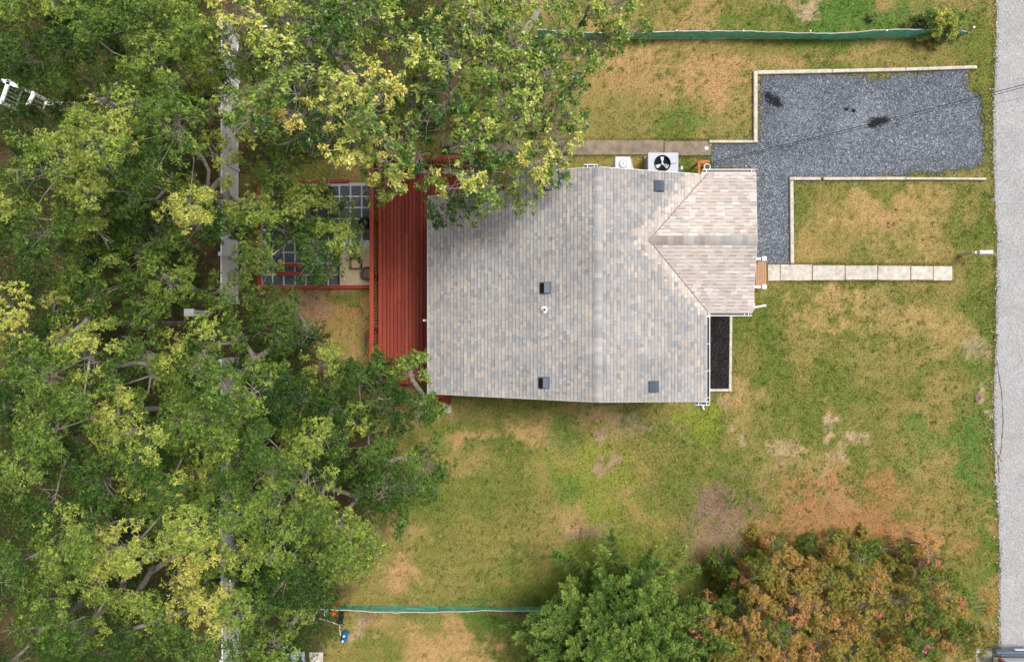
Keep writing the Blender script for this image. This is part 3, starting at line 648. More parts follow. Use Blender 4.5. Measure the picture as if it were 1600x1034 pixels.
# little white lamp tucked under the left eave
tag(MB().box(P(664.5, 500.5, 2.7), (.16, .07, .08), bev=.015).build('eave_lamp', M_WHITEM, house))
# front steps of the porch
stp = [('step', .62, 1181, 1189), ('step', .42, 1189.2, 1197.5)]
for nm, z, x0, x1 in stp:
    a = P(x0, 450, z); b_ = P(x1, 409, z)
    for q in range(3):
        x_a = a[0]+(b_[0]-a[0])*q/3; x_b = a[0]+(b_[0]-a[0])*(q+1)/3-.008
        MB().box(((x_a+x_b)/2, (a[1]+b_[1])/2, z-.02), (x_b-x_a, b_[1]-a[1], .04), bev=.006).build('step_board', M_TAN, house)
    MB().box(((a[0]+b_[0])/2-.04, (a[1]+b_[1])/2, z/2-.03), (abs(b_[0]-a[0])-.1, b_[1]-a[1]-.04, z-.06)).build('riser', M_WHITE, house)
a = P(1110, 485, .8); b_ = P(1180.5, 275, .8)
MB().box(((a[0]+b_[0])/2, (a[1]+b_[1])/2, .37), (b_[0]-a[0], b_[1]-a[1], .74)).build('porch_floor', M_TAN, house)
for yy in (404, 448):
    p = P(1194, yy, 1.45); q = P(1176, yy, 1.6)
    MB().box((p[0], p[1], .74), (.12, .12, 1.42)).build('newel_post', M_WHITE, house)
    MB().box((p[0], p[1], 1.47), (.17, .17, .05), bev=.02).build('post_cap', M_WHITE, house)
    rail = MB().box(((p[0]+q[0])/2-.06, p[1], 1.37), (.52, .085, .06)).build('hand_rail', M_WHITE, house)
    for k in range(3): MB().box((p[0]-.14-.12*k, p[1], .98), (.035, .035, .76)).build('baluster', M_WHITE, rail)
for yy in (283, 478):
    p = P(1170, yy, 3.0); MB().box((p[0], p[1], 2.1), (.14, .14, 2.75)).build('porch_post', M_WHITE, house)
# chimney-like white flue box on the upper wall
fx, fy, _ = P(973, 257, 3.4)
fl = empty('flue_box', (fx, fy, 0), label='white square flue housing with round cap against the upper house wall', cat='flue')
MB().box((0, 0, 1.7), (.46, .46, 3.36), bev=.03).build('housing', M_WHITEM, fl)
MB().box((0, 0, 3.4), (.52, .52, .05), bev=.015).build('top_plate', M_WHITEM, fl)
MB().lathe((0, 0, 3.43), [(.0, .055), (.06, .06), (.10, .05), (.125, .02), (.13, 0.0)], 24).build('round_cap', M_WHITEM, fl, smooth=True)
MB().lathe((0, 0, 3.425), [(.132, 0), (.155, .006), (.165, 0)], 24).build('seal_ring', mat('grey_seal', (.35, .36, .37), .6), fl)
MB().lathe((0.01, 0.02, 3.488), [(.03, 0.0), (.0, 0.004)], 12).build('bolt', M_DARK, fl)
# sloping side plate of the flue
MB().add([(.26, .24, 3.30), (.30, .24, 3.30), (.62, -.24, 2.4), (.58, -.24, 2.4), (.26, -.24, 3.30), (.26, .2, 2.2), (.5, -.26, 2.2), (.26, -.26, 2.2)], [(0, 1, 2, 3), (0, 3, 4), (0, 1, 5), (1, 2, 6, 5), (3, 2, 6), (3, 6, 7, 4)]).build('side_plate', M_WHITEM, fl)
# ------------------------------------------------------------------ air conditioner condenser
ax_, ay_, _ = P(1036.5, 256, .95)
ac = empty('air_conditioner', (ax_, ay_, 0), label='grey outdoor air conditioner unit with round top fan beside the house', cat='air conditioner')
MB().box((0, 0, .05), (1.2, .95, .1), bev=.02).build('pad', M_CONC2, ac)
MB().box((0, .02, .42), (1.08, .74, .66)).build('cabinet', M_GREY, ac)
MB().add([(x, y+.02, z) for z in (.72, .9295) for x, y in ((-.57, -.40), (.57, -.40), (.57, .40), (-.57, .40))], [(i, (i+1) % 4, 4+(i+1) % 4, 4+i) for i in range(4)]).build('top_rim', M_GREY, ac)
top = MB(); n_ = 32; R = .30
outer = [(-.57, -.40), (.57, -.40), (.57, .40), (-.57, .40)]
ring = [(R*cos(2*pi*k/n_+pi/4*5), R*sin(2*pi*k/n_+pi/4*5)) for k in range(n_)]
V = [(x, y+.02, .93) for x, y in outer]+[(x-.03, y+.02, .93) for x, y in ring]+[(x-.03, y+.02, .78) for x, y in ring]
F = []
for c_ in range(4):
    seg = [4+(c_*8+q) % n_ for q in range(9)]
    F.append([c_, (c_+1) % 4]+seg[::-1])
for k in range(n_): F.append((4+k, 4+(k+1) % n_, 4+n_+(k+1) % n_, 4+n_+k))
top.add(V, F).build('top_cover', M_GREY, ac)
MB().lathe((-.03, .02, 0), [(.292, .79), (.292, .928)], 32).build('dark_well_liner', M_BLACK, ac)  # black liner added so the lit well wall looks shaded
MB().disc((-.03, .02, .80), .295, 32).build('fan_well', M_BLACK, ac)
MB().lathe((-.03, .02, .93), [(.285, .004), (.295, .02), (.315, .016), (.32, .0)], 32).build('guard_ring', M_BLACKP, ac)
gl = MB()
for r_ in (.06, .10, .14, .18, .22, .26):
    gl.tube([(-.03+r_*cos(2*pi*k/24), .02+r_*sin(2*pi*k/24), .945) for k in range(25)], .0016, 4, cap=False)
for k in range(6):
    t_ = pi*k/6; gl.tube([(-.03+.29*cos(t_), .02+.29*sin(t_), .945), (-.03-.29*cos(t_), .02-.29*sin(t_), .945)], .0018, 4)
gl.build('fan_guard', M_BLACKP, ac)
for k in range(3):
    t0 = pi/2+2*pi*k/3; V = []
    for r_, wd, dz in ((.05, .04, 0), (.15, .10, .01), (.26, .125, .02)):
        for s_ in (-1, 1):
            aa = t0+s_*math.atan2(wd, r_)*.62; rr = math.hypot(r_, wd*.5); V.append((-.03+rr*cos(aa), .02+rr*sin(aa), .87+s_*.03+dz))
    V += [(x, y, z-.008) for x, y, z in V]
    MB().add(V, [(0, 1, 3, 2), (2, 3, 5, 4), (6, 7, 9, 8), (8, 9, 11, 10), (0, 2, 8, 6), (2, 4, 10, 8), (1, 3, 9, 7), (3, 5, 11, 9), (4, 5, 11, 10), (0, 1, 7, 6)]).build('fan_blade', mat('fan_blade', (.78, .84, .90), .3), ac)
MB().lathe((-.03, .02, .90), [(0, .012), (.04, .008), (.05, -.03)], 18).build('hub', M_GALV, ac)
for sx in range(6): MB().box((-.45+.18*sx, -.355, .5), (.02, .02, .6)).build('side_louver', M_GREY, ac)
MB().tube([(.5, .1, .7), (.66, .1, .6), (.7, -.1, .4), (.62, -.5, .5)], .018, 6).build('hose', M_DARK, ac)
MB().tube([(-.36, -.28, .95), (-.28, -.2, .985), (-.12, -.18, .98), (.2, -.02, .975), (.5, .03, .96)], .006, 5).build('cable', M_BLACKP, ac)
# small meter box & orange trellis next to the unit
p = P(1101, 258, 1.0)
tr = empty('timber_stand', (p[0], p[1], 0), label='small orange timber stand under the upper porch gutter', cat='stand')
for dx, dy in ((-.2, .12), (.14, .12), (-.2, -.25), (.14, -.25)): MB().box((dx, dy, .45), (.07, .07, .9)).build('post', mat('orange_cedar', S((186, 108, 58)), .7, noise=.25, nscale=10), tr)
MB().box((-.03, .13, .93), (.46, .11, .045), rz=.1, bev=.01).build('top_board', MATS['orange_cedar'], tr)
MB().box((-.2, -.1, .93), (.09, .46, .04), bev=.01).build('side_board', MATS['orange_cedar'], tr)
p = P(1105, 261, 1.0)
hz = empty('hose_reel', (p[0], p[1], 0), label='white garden hose coil hung on the timber stand', cat='hose')
hb = MB()
for q in range(4):
    hb.tube([(.13*cos(t_)*(1-.05*q), .13*sin(t_)*(1-.05*q), .955+.018*q) for t_ in np.linspace(0, 2*pi, 22)], .014, 6, cap=False)
hb.build('coil', M_WHITEM, hz)
p = P(1065.5, 262, 1.1)
tag(MB().box((p[0], p[1], .55), (.07, .12, 1.1), bev=.02).build('utility_post', M_WHITE), 'slim white and brown utility post right of the air conditioner', 'post')
p = P(1076, 271, .5)
tag(MB().lathe((p[0], p[1], 0), [(0, .24), (.05, .24), (.06, .2), (.05, 0)], 10).add([(p[0]-.05, p[1]+.02, .25), (p[0]+.1, p[1]+.05, .25), (p[0]+.09, p[1]+.09, .25), (p[0]-.06, p[1]+.06, .25)], [(0, 1, 2, 3)]).build('water_tap', M_WHITEM), 'small white outdoor tap close under the upper house eave', 'tap')
# ------------------------------------------------------------------ overhead service cable
cb = empty('service_cable', P(1100, 262, 0), label='thin dark overhead power cable crossing the gravel to the house', cat='cable'); cb.location = (0, 0, 0)
def sagline(a, b_, sag, n=26):
    a = np.array(a); b_ = np.array(b_); return [tuple(a+(b_-a)*t-np.array((0, 0, sag*4*t*(1-t)))) for t in np.linspace(0, 1, n)]
h0 = P(1110, 254, 3.9)
MB().tube(sagline(h0, P(1640, 122, 6.6), .25), .011, 5).build('main_wire', M_BLACKP, cb)
MB().tube(sagline((h0[0], h0[1]-.05, h0[2]-.1), P(1640, 126, 6.5), .3), .008, 5).build('second_wire', M_BLACKP, cb)
MB().tube(sagline((h0[0], h0[1]-.1, h0[2]-.3), P(1640, 143, 6.2), .2), .003, 4).build('thin_wire', M_BLACKP, cb)
# ------------------------------------------------------------------ deck
DZ = .72
deck = empty('deck', (-3.8, 1.2, 0), label='long red stained timber deck along the left side of the house', cat='deck'); deck.location = (0, 0, 0)
xl, xr = -5.06, -2.52; y0, y1 = P(600, 600, DZ)[1], P(600, 258, DZ)[1]
bw = .1405; k = 0; x = xl; rg = random.Random(5)
DECKM = [mat('red_deck_board_%d' % i, S(c), .62, noise=.30, nscale=10, stretch=(8, .6, 8), bump=.25, bscale=26, stain=.22) for i, c in enumerate(((148, 59, 40), (138, 53, 35), (155, 66, 46), (143, 57, 39)))]
while x < xr-.02:
    cut = y0+(y1-y0)*rg.uniform(.3, .7)
    for ya, yb_ in ((y0, cut), (cut, y1)):
        MB().box((x+bw/2, (ya+yb_)/2, DZ-.018+rg.uniform(-.003, .003)), (bw-.014, yb_-ya-.006, .036), bev=.005).build('deck_board', rg.choice(DECKM), deck)
    x += bw
y2 = P(700, 302, DZ)[1]
while x < .25:
    MB().box((x+bw/2, (y2-.25+y1)/2, DZ-.018), (bw-.014, y1-y2+.25, .036), bev=.005).build('deck_board', rg.choice(DECKM), deck); x += bw
MB().box(((xl+xr)/2, (y0+y1)/2, DZ-.16), (xr-xl-.1, y1-y0-.1, .22)).build('joist_frame', mat('dark_joists', S((70, 26, 18)), .9), deck)
MB().box((-1.1, (y2+y1)/2, DZ-.16), (2.6, y1-y2-.1, .22)).build('joist_frame', MATS['dark_joists'], deck)
# railing along the left edge
xrail = -5.17
def rail_run(x0, ya, x1, yb_, name='railing'):
    L = math.hypot(x1-x0, yb_-ya); rz = math.atan2(yb_-ya, x1-x0); c_ = ((x0+x1)/2, (ya+yb_)/2)
    r_ = MB().box((c_[0], c_[1], DZ+.95), (L, .15, .038), rz=rz, bev=.006).build('top_rail', M_RED2, deck)
    MB().box((c_[0], c_[1], DZ+.80), (L, .04, .09), rz=rz).build('upper_stringer', M_RED, deck)
    MB().box((c_[0], c_[1], DZ+.10), (L, .04, .09), rz=rz).build('lower_stringer', M_RED, deck)
    nb = int(L/.125)
    for i in range(nb+1):
        t_ = (i+.5)/(nb+1); MB().box((x0+(x1-x0)*t_, ya+(yb_-ya)*t_, DZ+.44), (.036, .036, .72)).build('baluster', M_RED, deck)
    for i in range(int(L/1.7)+1):
        t_ = i/max(1, int(L/1.7)); MB().box((x0+(x1-x0)*t_*.98+.005, ya+(yb_-ya)*t_*.98, DZ*.5+.44), (.09, .09, DZ+.9)).build('post', M_RED, deck)
rail_run(xrail, y0+.1, xrail-.0, y1)
rail_run(xrail, y1+.06, .2, y1+.06)
MB().box((xl+.03, (y0+y1)/2, DZ+.012), (.09, y1-y0, .03), bev=.006).build('kick_board', M_RED2, deck)
# stairs at the lower end and by the house corner
def stairs(px, py, wd, dirx, diry, n, nm, label, td=.27):
    o = empty(nm, P(px, py, 0), label=label, cat='stairs')
    for i in range(n):
        z = DZ-(i+1)*DZ/(n+1); d = td/2+td*i
        MB().box((dirx*d, diry*d, z-.02), (wd if diry else td, td if diry else wd, .04), bev=.006).build('tread', M_RED2 if i == n-1 else M_RED, o)
    for s_ in (-1, 1):
        MB().box((dirx*td*n/2+(s_*(wd/2+.02) if diry else 0), diry*td*n/2+(0 if diry else s_*(wd/2+.02)), DZ*.28), (.04 if diry else td*n, td*n if diry else .04, DZ*.5)).build('stringer', M_RED, o)
    return o
stairs(612, 597, .95, 0, -1, 2, 'deck_stairs', 'red timber steps at the lower left end of the deck above two concrete pads')
stairs(697, 615, .30, 0, -1, 3, 'corner_stairs', 'narrow red steps poking out at the lower left house corner', .14)
p = P(682, 620, .75)
tag(MB().box((p[0]-.02, p[1]+.02, .7), (.55, .16, .05), rz=.15, bev=.01).box((p[0]+.18, p[1]+.0, .35), (.09, .09, .7)).build('stair_rail', M_RED2), 'short red handrail board beside the corner steps', 'handrail')
# ------------------------------------------------------------------ patio
patio = empty('patio', (0, 0, 0), kind='structure')
pz = .05
MB().prism(wpoly([(406, 286), (580, 286), (580, 448), (408, 448)]), -.03, pz-.014).build('pebble_bed', mat('pebble_bed', (.62, .62, .66), .8, noise=.35, nscale=40), patio)
sandp = wpoly([(531.5, 387), (580, 387), (580, 445.5), (531.5, 445.5)])
MB().prism(sandp, -.03, pz-.004).build('sand_bed', M_SAND, patio)
step = 17.35; rg = random.Random(12)
for r_ in range(9):
    for c_ in range(10):
        x0 = 410+c_*step; yy = 430.3-r_*step*1.005
        if x0+15 > 530 and yy+15 > 389: continue
        if x0+15 > 583: continue
        a = P(x0+.6, yy+15.3); b_ = P(x0+15.6, yy+.3)
        MB().box(((a[0]+b_[0])/2+rg.uniform(-.006, .006), (a[1]+b_[1])/2+rg.uniform(-.006, .006), pz-.01), (b_[0]-a[0], b_[1]-a[1], .05), rz=rg.uniform(-.012, .012), bev=.008).build('paver', M_PAVER, patio)
PAT = wpoly([(408, 287), (579, 287), (579, 446), (408, 446)])
def joints(x, y):
    px = 800+x*40.13; py = 517-y*40.13
    u = np.mod(px-410, step); v_ = np.mod(430.3-py+17.44*20, step*1.005); v_ = step*1.005-v_
    k = ((u < .9) | (u > 15.4)) | ((v_ < .6) | (v_ > 15.2))
    return k & ~((px > 529.5) & (py > 386)) | (rs.rand(len(x)) < .012)
scatter_stones('pebbles', 9000, PAT, pz+.0, .014, .03, lambda x, y, n: np.array((.76, .76, .80))*rs.uniform(.6, 1.15, (n, 1)), patio, M_PEB, extra=joints)
def red_edge(x0, y0_, x1, y1_, label, wd=.14, h=.17, nm='patio_border'):
    a = np.array(P(x0, y0_, h)); b_ = np.array(P(x1, y1_, h)); d = b_-a; L = np.linalg.norm(d)
    o = MB().box((0, 0, 0), (L, wd, h), bev=.012).build(nm, M_RED2); o.location = (a+b_)/2-np.array((0, 0, h/2)); o.rotation_euler = (0, 0, math.atan2(d[1], d[0])); tag(o, label, 'timber', 'red timbers framing the patio')
red_edge(404, 449.3, 578, 448.2, 'red timber along the bottom edge of the paved patio')
red_edge(432, 284, 545, 282.8, 'red timber along the top edge of the paved patio', .11)
red_edge(404, 286, 404.5, 446, 'red timber along the left edge of the paved patio')
MB().box(((P(530, 0)[0]), P(0, 416)[1], pz+.02), (.06, 1.45, .09)).build('sand_border', mat('black_border', (.02, .02, .02), .7), patio)
# red slatted benches on the pavers
def bench(px, py, L, label, rz=0):
    b_ = empty('garden_bench', P(px, py, 0), rz, label, 'bench', 'red benches on the patio')
    for dy in (-.16, 0.16): MB().box((0, dy, .44), (L, .13, .04), bev=.008).build('seat_slat', M_RED2, b_)
    for sx in (-1, 1):
        for dy in (-.17, .17): MB().box((sx*(L/2-.12), dy, .21), (.07, .07, .42)).build('leg', M_RED, b_)
        MB().box((sx*(L/2-.12), 0, .40), (.06, .44, .035)).build('crossbar', M_RED, b_)
bench(457, 312, 1.0, 'red slatted bench near the top of the paved patio')
bench(457, 422, 1.0, 'red slatted bench near the bottom left of the paved patio')
p = P(557.5, 411.5, 0)
fp = empty('fire_pit', (p[0], p[1], 0), rz=.02, label='square rusty steel fire pit frame on the beige sand', cat='fire pit')
for dx, dy, lx, ly in ((-.21, 0, .025, .44), (.21, 0, .025, .44), (0, .21, .40, .025), (0, -.21, .40, .025)): MB().box((dx, dy, .16), (lx, ly, .26)).build('side_panel', M_DARK, fp)
MB().box((.12, .1, .058), (.16, .2, .025), rz=.3, bev=.01).build('ash_pile', mat('dark_ash', S((90, 74, 60)), .95, noise=.3, nscale=20), fp)
p = P(575.5, 428, 0)
pot = empty('round_brazier', (p[0], p[1], 0), label='round dark metal brazier bowl standing on the sand by the deck', cat='brazier')
MB().lathe((0, 0, .04), [(.06, .02), (.14, .03), (.21, .12), (.25, .22), (.235, .225), (.19, .13), (.05, .06), (0, .06)], 28).build('bowl', M_DARK, pot, smooth=True)
MB().lathe((0, 0, .04), [(.235, .22), (.245, .235), (.262, .235), (.268, .22)], 28).build('rim', mat('worn_rim', S((120, 104, 92)), .6, metal=.3, noise=.3), pot)
MB().disc((0, 0, .17), .19, 24).build('ashes', mat('ashes', S((128, 112, 100)), .95, noise=.35, nscale=16), pot)
p = P(574, 352, 0)
gr = empty('covered_grill', (p[0], p[1], 0), label='black covered grill at the patio edge beside the deck railing', cat='grill')
MB().lathe((0, 0, 0), [(.22, 0), (.22, .4), (.26, .6), (.2, .75), (.1, .8), (0, .81)], 18).build('cover', M_BLACKP, gr, smooth=True)
p = P(572, 534, .5)
kay = empty('red_kayak', (p[0]+.05, p[1], 0), rz=pi/2, label='small bright red sledge leaning against the outer deck railing', cat='sledge')
MB().box((0, 0, .45), (.9, .05, .5), rx=.2, bev=.02).build('shell', mat('bright_red_plastic', S((214, 24, 22)), .35), kay)
MB().box((0, .05, .45), (.7, .03, .3), rx=.2).build('runner', M_BLACKP, kay)
# ------------------------------------------------------------------ white vinyl fence
def vinyl_fence(pts, label, h=1.83):
    f = empty('vinyl_fence', (*pts[0], 0), label=label, cat='fence', group='white fence by the wood'); f.location = (0, 0, 0)
    for i, ((x0, y0_), (x1, y1_)) in enumerate(zip(pts[:-1], pts[1:])):
        L = math.hypot(x1-x0, y1_-y0_); n_ = max(1, round(L/1.85))
        for k in range(n_):
            t0, t1 = k/n_, (k+1)/n_; ax, ay = x0+(x1-x0)*t0, y0_+(y1_-y0_)*t0; bx, by = x0+(x1-x0)*t1, y0_+(y1_-y0_)*t1
            rz = math.atan2(by-ay, bx-ax); l_ = L/n_-.13; cx, cy = (ax+bx)/2, (ay+by)/2
            pn = MB(); nb = 11
            for q in range(nb):
                u = (q+.5)/nb-.5; pn.box((cx+u*l_*cos(rz), cy+u*l_*sin(rz), h*.5), (l_/nb-.006, .03, h-.22), rz=rz)
            pn.build('panel', M_WHITE, f)
            MB().box((cx, cy, h-.08), (l_, .05, .13), rz=rz).build('top_rail', M_WHITE, f)
            MB().box((cx, cy, .12), (l_, .05, .14), rz=rz).build('bottom_rail', M_WHITE, f)
        for k in range(n_+1):
            t0 = k/n_; MB().box((x0+(x1-x0)*t0, y0_+(y1_-y0_)*t0, h*.5+.03), (.127, .127, h+.06), rz=rz).build('post', M_WHITE, f)
            MB().box((x0+(x1-x0)*t0, y0_+(y1_-y0_)*t0, h+.09), (.15, .15, .05), rz=rz, bev=.024).build('post_cap', M_WHITE, f)
vinyl_fence([P(373, 60)[:2], P(372, 473)[:2]], 'white vinyl privacy fence left of the patio, upper run')
vinyl_fence([P(372, 560)[:2], P(374, 1075)[:2]], 'white vinyl privacy fence glimpsed through the lower left trees')
gp = empty('gate_post', P(325, 490, 0), label='single white post with wide cap left of the fence gap', cat='post')
MB().box((0, 0, .9), (.2, .2, 1.8)).build('post', M_WHITE, gp); MB().box((0, 0, 1.83), (.36, .28, .07), bev=.02).build('post_cap', M_WHITE, gp)
# ------------------------------------------------------------------ white railing of the neighbour (upper left corner)
wr = empty('white_railing', (0, 0, 0), label='white balustrade railing half hidden by trees in the upper left corner', cat='railing')
def wrail(x0, y0_, x1, y1_, h=1.0):
    a = np.array(P(x0, y0_, h)); b_ = np.array(P(x1, y1_, h)); d = b_-a; L = np.linalg.norm(d); rz = math.atan2(d[1], d[0])
    c_ = (a+b_)/2; MB().box(tuple(c_), (L, .14, .06), rz=rz).build('top_rail', M_WHITE, wr)
    MB().box((c_[0], c_[1], .15), (L, .05, .07), rz=rz).build('bottom_rail', M_WHITE, wr)
    for i in range(max(2, int(L/.14))):
        q = a+d*(i+.5)/max(2, int(L/.14)); MB().box((q[0], q[1], .56), (.035, .035, .8), rz=rz).build('baluster', M_WHITE, wr)
    for q in (a, b_): MB().box((q[0], q[1], .54), (.11, .11, 1.08), rz=rz).build('post', M_WHITE, wr)
wrail(14, 127, 2, 161); wrail(6, 127, 30, 136); wrail(53, 146, 45, 163); wrail(74, 162, 118, 162.5)
# ------------------------------------------------------------------ green mesh fences
def mesh_fence(pts, h, label, seed, lean=0.0):
    f = empty('mesh_fence', (0, 0, 0), label=label, cat='fence', group='green mesh fences'); rg = random.Random(seed)
    V = []; top = []; n_ = 0
    for (x0, y0_), (x1, y1_) in zip(pts[:-1], pts[1:]):
        L = math.hypot(x1-x0, y1_-y0_); m_ = max(2, int(L/.25))
        for q in range(m_):
            t_ = q/m_; x = x0+(x1-x0)*t_; y = y0_+(y1_-y0_)*t_; hh = h*(1+.05*sin(x*1.3+seed)+rg.uniform(-.03, .03)); wob = .05*sin(x*.9+seed)+rg.uniform(-.015, .015)
            for k in range(4): V.append((x, y+wob*(k/3)+rg.uniform(-.012, .012)+lean*k/3, .02+hh*k/3))
            top.append((x, y+wob+lean, .03+hh)); n_ += 1
    V2 = [(x, y+.008, z) for x, y, z in V]; m_ = len(V); F = []
    for i in range(n_-1):
        for k in range(3):
            a = i*4+k; F += [(a, a+4, a+5, a+1), (m_+a, m_+a+1, m_+a+5, m_+a+4)]
        F.append((i*4+3, i*4+7, m_+i*4+7, m_+i*4+3))
    MB().add(V+V2, F).build('mesh_panel', M_GREENF, f)
    MB().tube(top, .016, 5).build('top_wire', mat('pale_top_wire', (.62, .62, .58), .6, noise=.2, nscale=4), f)
    for i in range(0, n_, 10):
        x, y, z = V[i*4]; MB().tube([(x, y+.03, 0), (x, y+.03+lean, h+.07)], .02, 6).build('post', M_GALV, f)
    x, y, z = V[(n_-1)*4]
    return f, (x, y)
f, _e = mesh_fence([P(840, 60)[:2], P(1000, 61)[:2], P(1255, 61)[:2], P(1310, 62)[:2], P(1340, 61)[:2], P(1508, 57.5)[:2]], .70, 'green plastic mesh fence across the top of the photo', 1)
MB().tube([(_e[0], _e[1], 0), (_e[0]+.05, _e[1], .98)], .04, 8).build('end_post', M_GALV, f)
MB().tube([(_e[0]-.02, _e[1], .05), (_e[0]+.12, _e[1]-.02, .5)], .03, 6).build('brace', M_GALV, f)
mesh_fence([P(478, 946)[:2], P(600, 946)[:2], P(700, 947)[:2], P(900, 947.5)[:2], P(1050, 947)[:2]], .55, 'green plastic mesh fence across the lower lawn, beside the conifer', 2)
# ------------------------------------------------------------------ mailbox
p = P(1538, 394.5, 1.0)
mbx = empty('mailbox', (p[0]-.1, p[1], 0), label='white mailbox on a timber arm at the road edge', cat='mailbox')
MB().box((-.24, 0, .52), (.1, .1, 1.05)).build('post', M_TIMBER, mbx)
MB().box((-.02, 0, .94), (.62, .085, .07)).build('arm', M_TIMBER, mbx)
bx = MB(); prof = [(-.085, 0), (.085, 0)]+[(.085*cos(t_), .10+.085*sin(t_)) for t_ in np.linspace(0, pi, 11)]
V = [(xx, y, .98+z) for xx in (-.16, .33) for y, z in prof]; n_ = len(prof)
bx.add(V, [list(range(n_)), list(range(n_, 2*n_))]+[(i, (i+1) % n_, n_+(i+1) % n_, n_+i) for i in range(n_)]).build('body', mat('mailbox_paint', (.66, .66, .68), .4, noise=.12, nscale=14), mbx)
MB().box((.335, 0, 1.07), (.012, .15, .15)).build('door', M_GALV, mbx)
MB().box((.1, .095, 1.12), (.03, .01, .14)).build('flag', mat('flag_red', (.4, .03, .02), .5), mbx)
MB().tube([(-.24, 0, .55), (-.02, 0, .9)], .025, 5).build('brace', M_TIMBER, mbx)
# small round meter cover in the verge
p = P(1528.5, 621.5, .0)
mc = empty('meter_cover', p, label='small round utility cover in bare soil near the road', cat='utility cover')
MB().lathe((0, 0, 0), [(.12, 0), (.115, .03), (.085, .035), (.08, .02)], 20).build('ring', mat('rusty_ring', S((170, 120, 100)), .7, noise=.3), mc); MB().lathe((0, 0, .0), [(.08, .02), (0, .025)], 20).build('lid', mat('purple_grey_lid', S((96, 86, 110)), .6), mc)
# ------------------------------------------------------------------ lower-left clutter: wheelbarrow-like cart, cube, bin, barrels, sheet
p = P(509, 958, .2)
wt = empty('spare_wheel', (p[0], p[1], 0), label='black tyre with white round hub lying under the trees', cat='wheel')
MB().lathe((0, 0, 0), [(.10, .03), (.17, .0), (.19, .05), (.19, .15), (.17, .2), (.11, .18), (.10, .03)], 28).build('tyre', M_BLACKP, wt, smooth=True)
MB().lathe((0, 0, .17), [(.12, .0), (.115, .02), (.07, .01), (.03, .02)], 24).build('rim', M_WHITEM, wt); MB().disc((0, 0, .185), .03, 14).build('hub', M_DARK, wt)
p = P(493, 959, .2)
w2 = empty('worn_tyre', (p[0], p[1], 0), label='bare black tyre lying left of the white-hubbed wheel', cat='tyre')
MB().lathe((0, 0, 0), [(.09, .03), (.16, .0), (.19, .05), (.19, .15), (.16, .2), (.09, .17), (.09, .03)], 28).build('casing', mat('dusty_rubber', (.05, .045, .04), .9, noise=.3), w2, smooth=True)
p = P(522.5, 954.5, .3)
cu = empty('orange_crate', (p[0], p[1], 0), rz=-.08, label='bright orange plastic crate beside the green mesh fence', cat='crate')
ORG = mat('orange_plastic', S((232, 108, 34)), .45, noise=.12, nscale=8)
MB().box((0, 0, .15), (.24, .34, .3), bev=.02).build('body', ORG, cu); MB().box((0, 0, .305), (.27, .36, .03), bev=.01).build('lid', ORG, cu); MB().box((0, -.185, .22), (.1, .02, .03)).build('handle', M_BLACKP, cu)
p = P(530.5, 966, .3)
bs = empty('black_sack', (p[0], p[1], 0), label='shiny black bin bag below the orange crate', cat='bag')
bm = bmesh.new(); bmesh.ops.create_icosphere(bm, subdivisions=3, radius=1)
for v_ in bm.verts:
    d = v_.co.copy(); q = 1+.16*sin(7*d.x+3*d.y)+.12*sin(9*d.z+5*d.x); v_.co = (d.x*.12*q, d.y*.25*q, .17+d.z*.17*q)
me = bpy.data.meshes.new('sack'); bm.to_mesh(me); bm.free(); me.materials.append(M_BLACKP); o = bpy.data.objects.new('sack', me); COL.objects.link(o); o.parent = bs
MB().lathe((0, .02, .33), [(.05, 0), (.025, .03), (.06, .09)], 10).build('knot', M_BLACKP, bs)
BLUE = mat('blue_plastic', S((20, 110, 178)), .18, noise=.1, nscale=6, spec=.6)
for (bx_, by_, lab) in ((538.5, 991.5, 'upper of two glossy blue water bottles on the grass'), (536.5, 999.5, 'lower of two glossy blue water bottles on the grass')):
    p = P(bx_, by_, .3); b_ = empty('water_bottle', (p[0], p[1], 0), label=lab, cat='bottle', group='blue bottles')
    MB().lathe((0, 0, 0), [(0, 0), (.11, 0), (.12, .03), (.115, .1), (.12, .12), (.12, .26), (.10, .32), (.045, .37), (.04, .42), (0, .42)], 24).build('body', BLUE, b_, smooth=True)
    MB().lathe((0, 0, .42), [(.045, -.03), (.045, .025), (0, .03)], 16).build('cap', mat('pale_cap', (.55, .7, .8), .4), b_)
def pole_obj(pts, label, nm='pole'):
    pp = [P(*q) for q in pts]; o = MB().tube(pp, .03, 6).build(nm, M_TIMBER); tag(o, label, 'pole', 'poles lying under the trees')
pole_obj([(498, 965, .35), (515, 971, .3), (530, 975.5, .22)], 'pale pole lying slanted below the white-hubbed wheel')
pole_obj([(530, 975, .25), (532, 992, .18)], 'short pale pole leaning towards the blue bottles')
sh = tag(MB().box((0, 0, 0), (.95, .75, .03), rz=.1).build('grey_sheet', mat('blue_grey_sheet', S((160, 172, 196)), .5, noise=.08, nscale=3)), 'pale blue-grey sheet half hidden by leaves at the bottom left', 'sheet'); sh.location = P(458, 1034, .35)
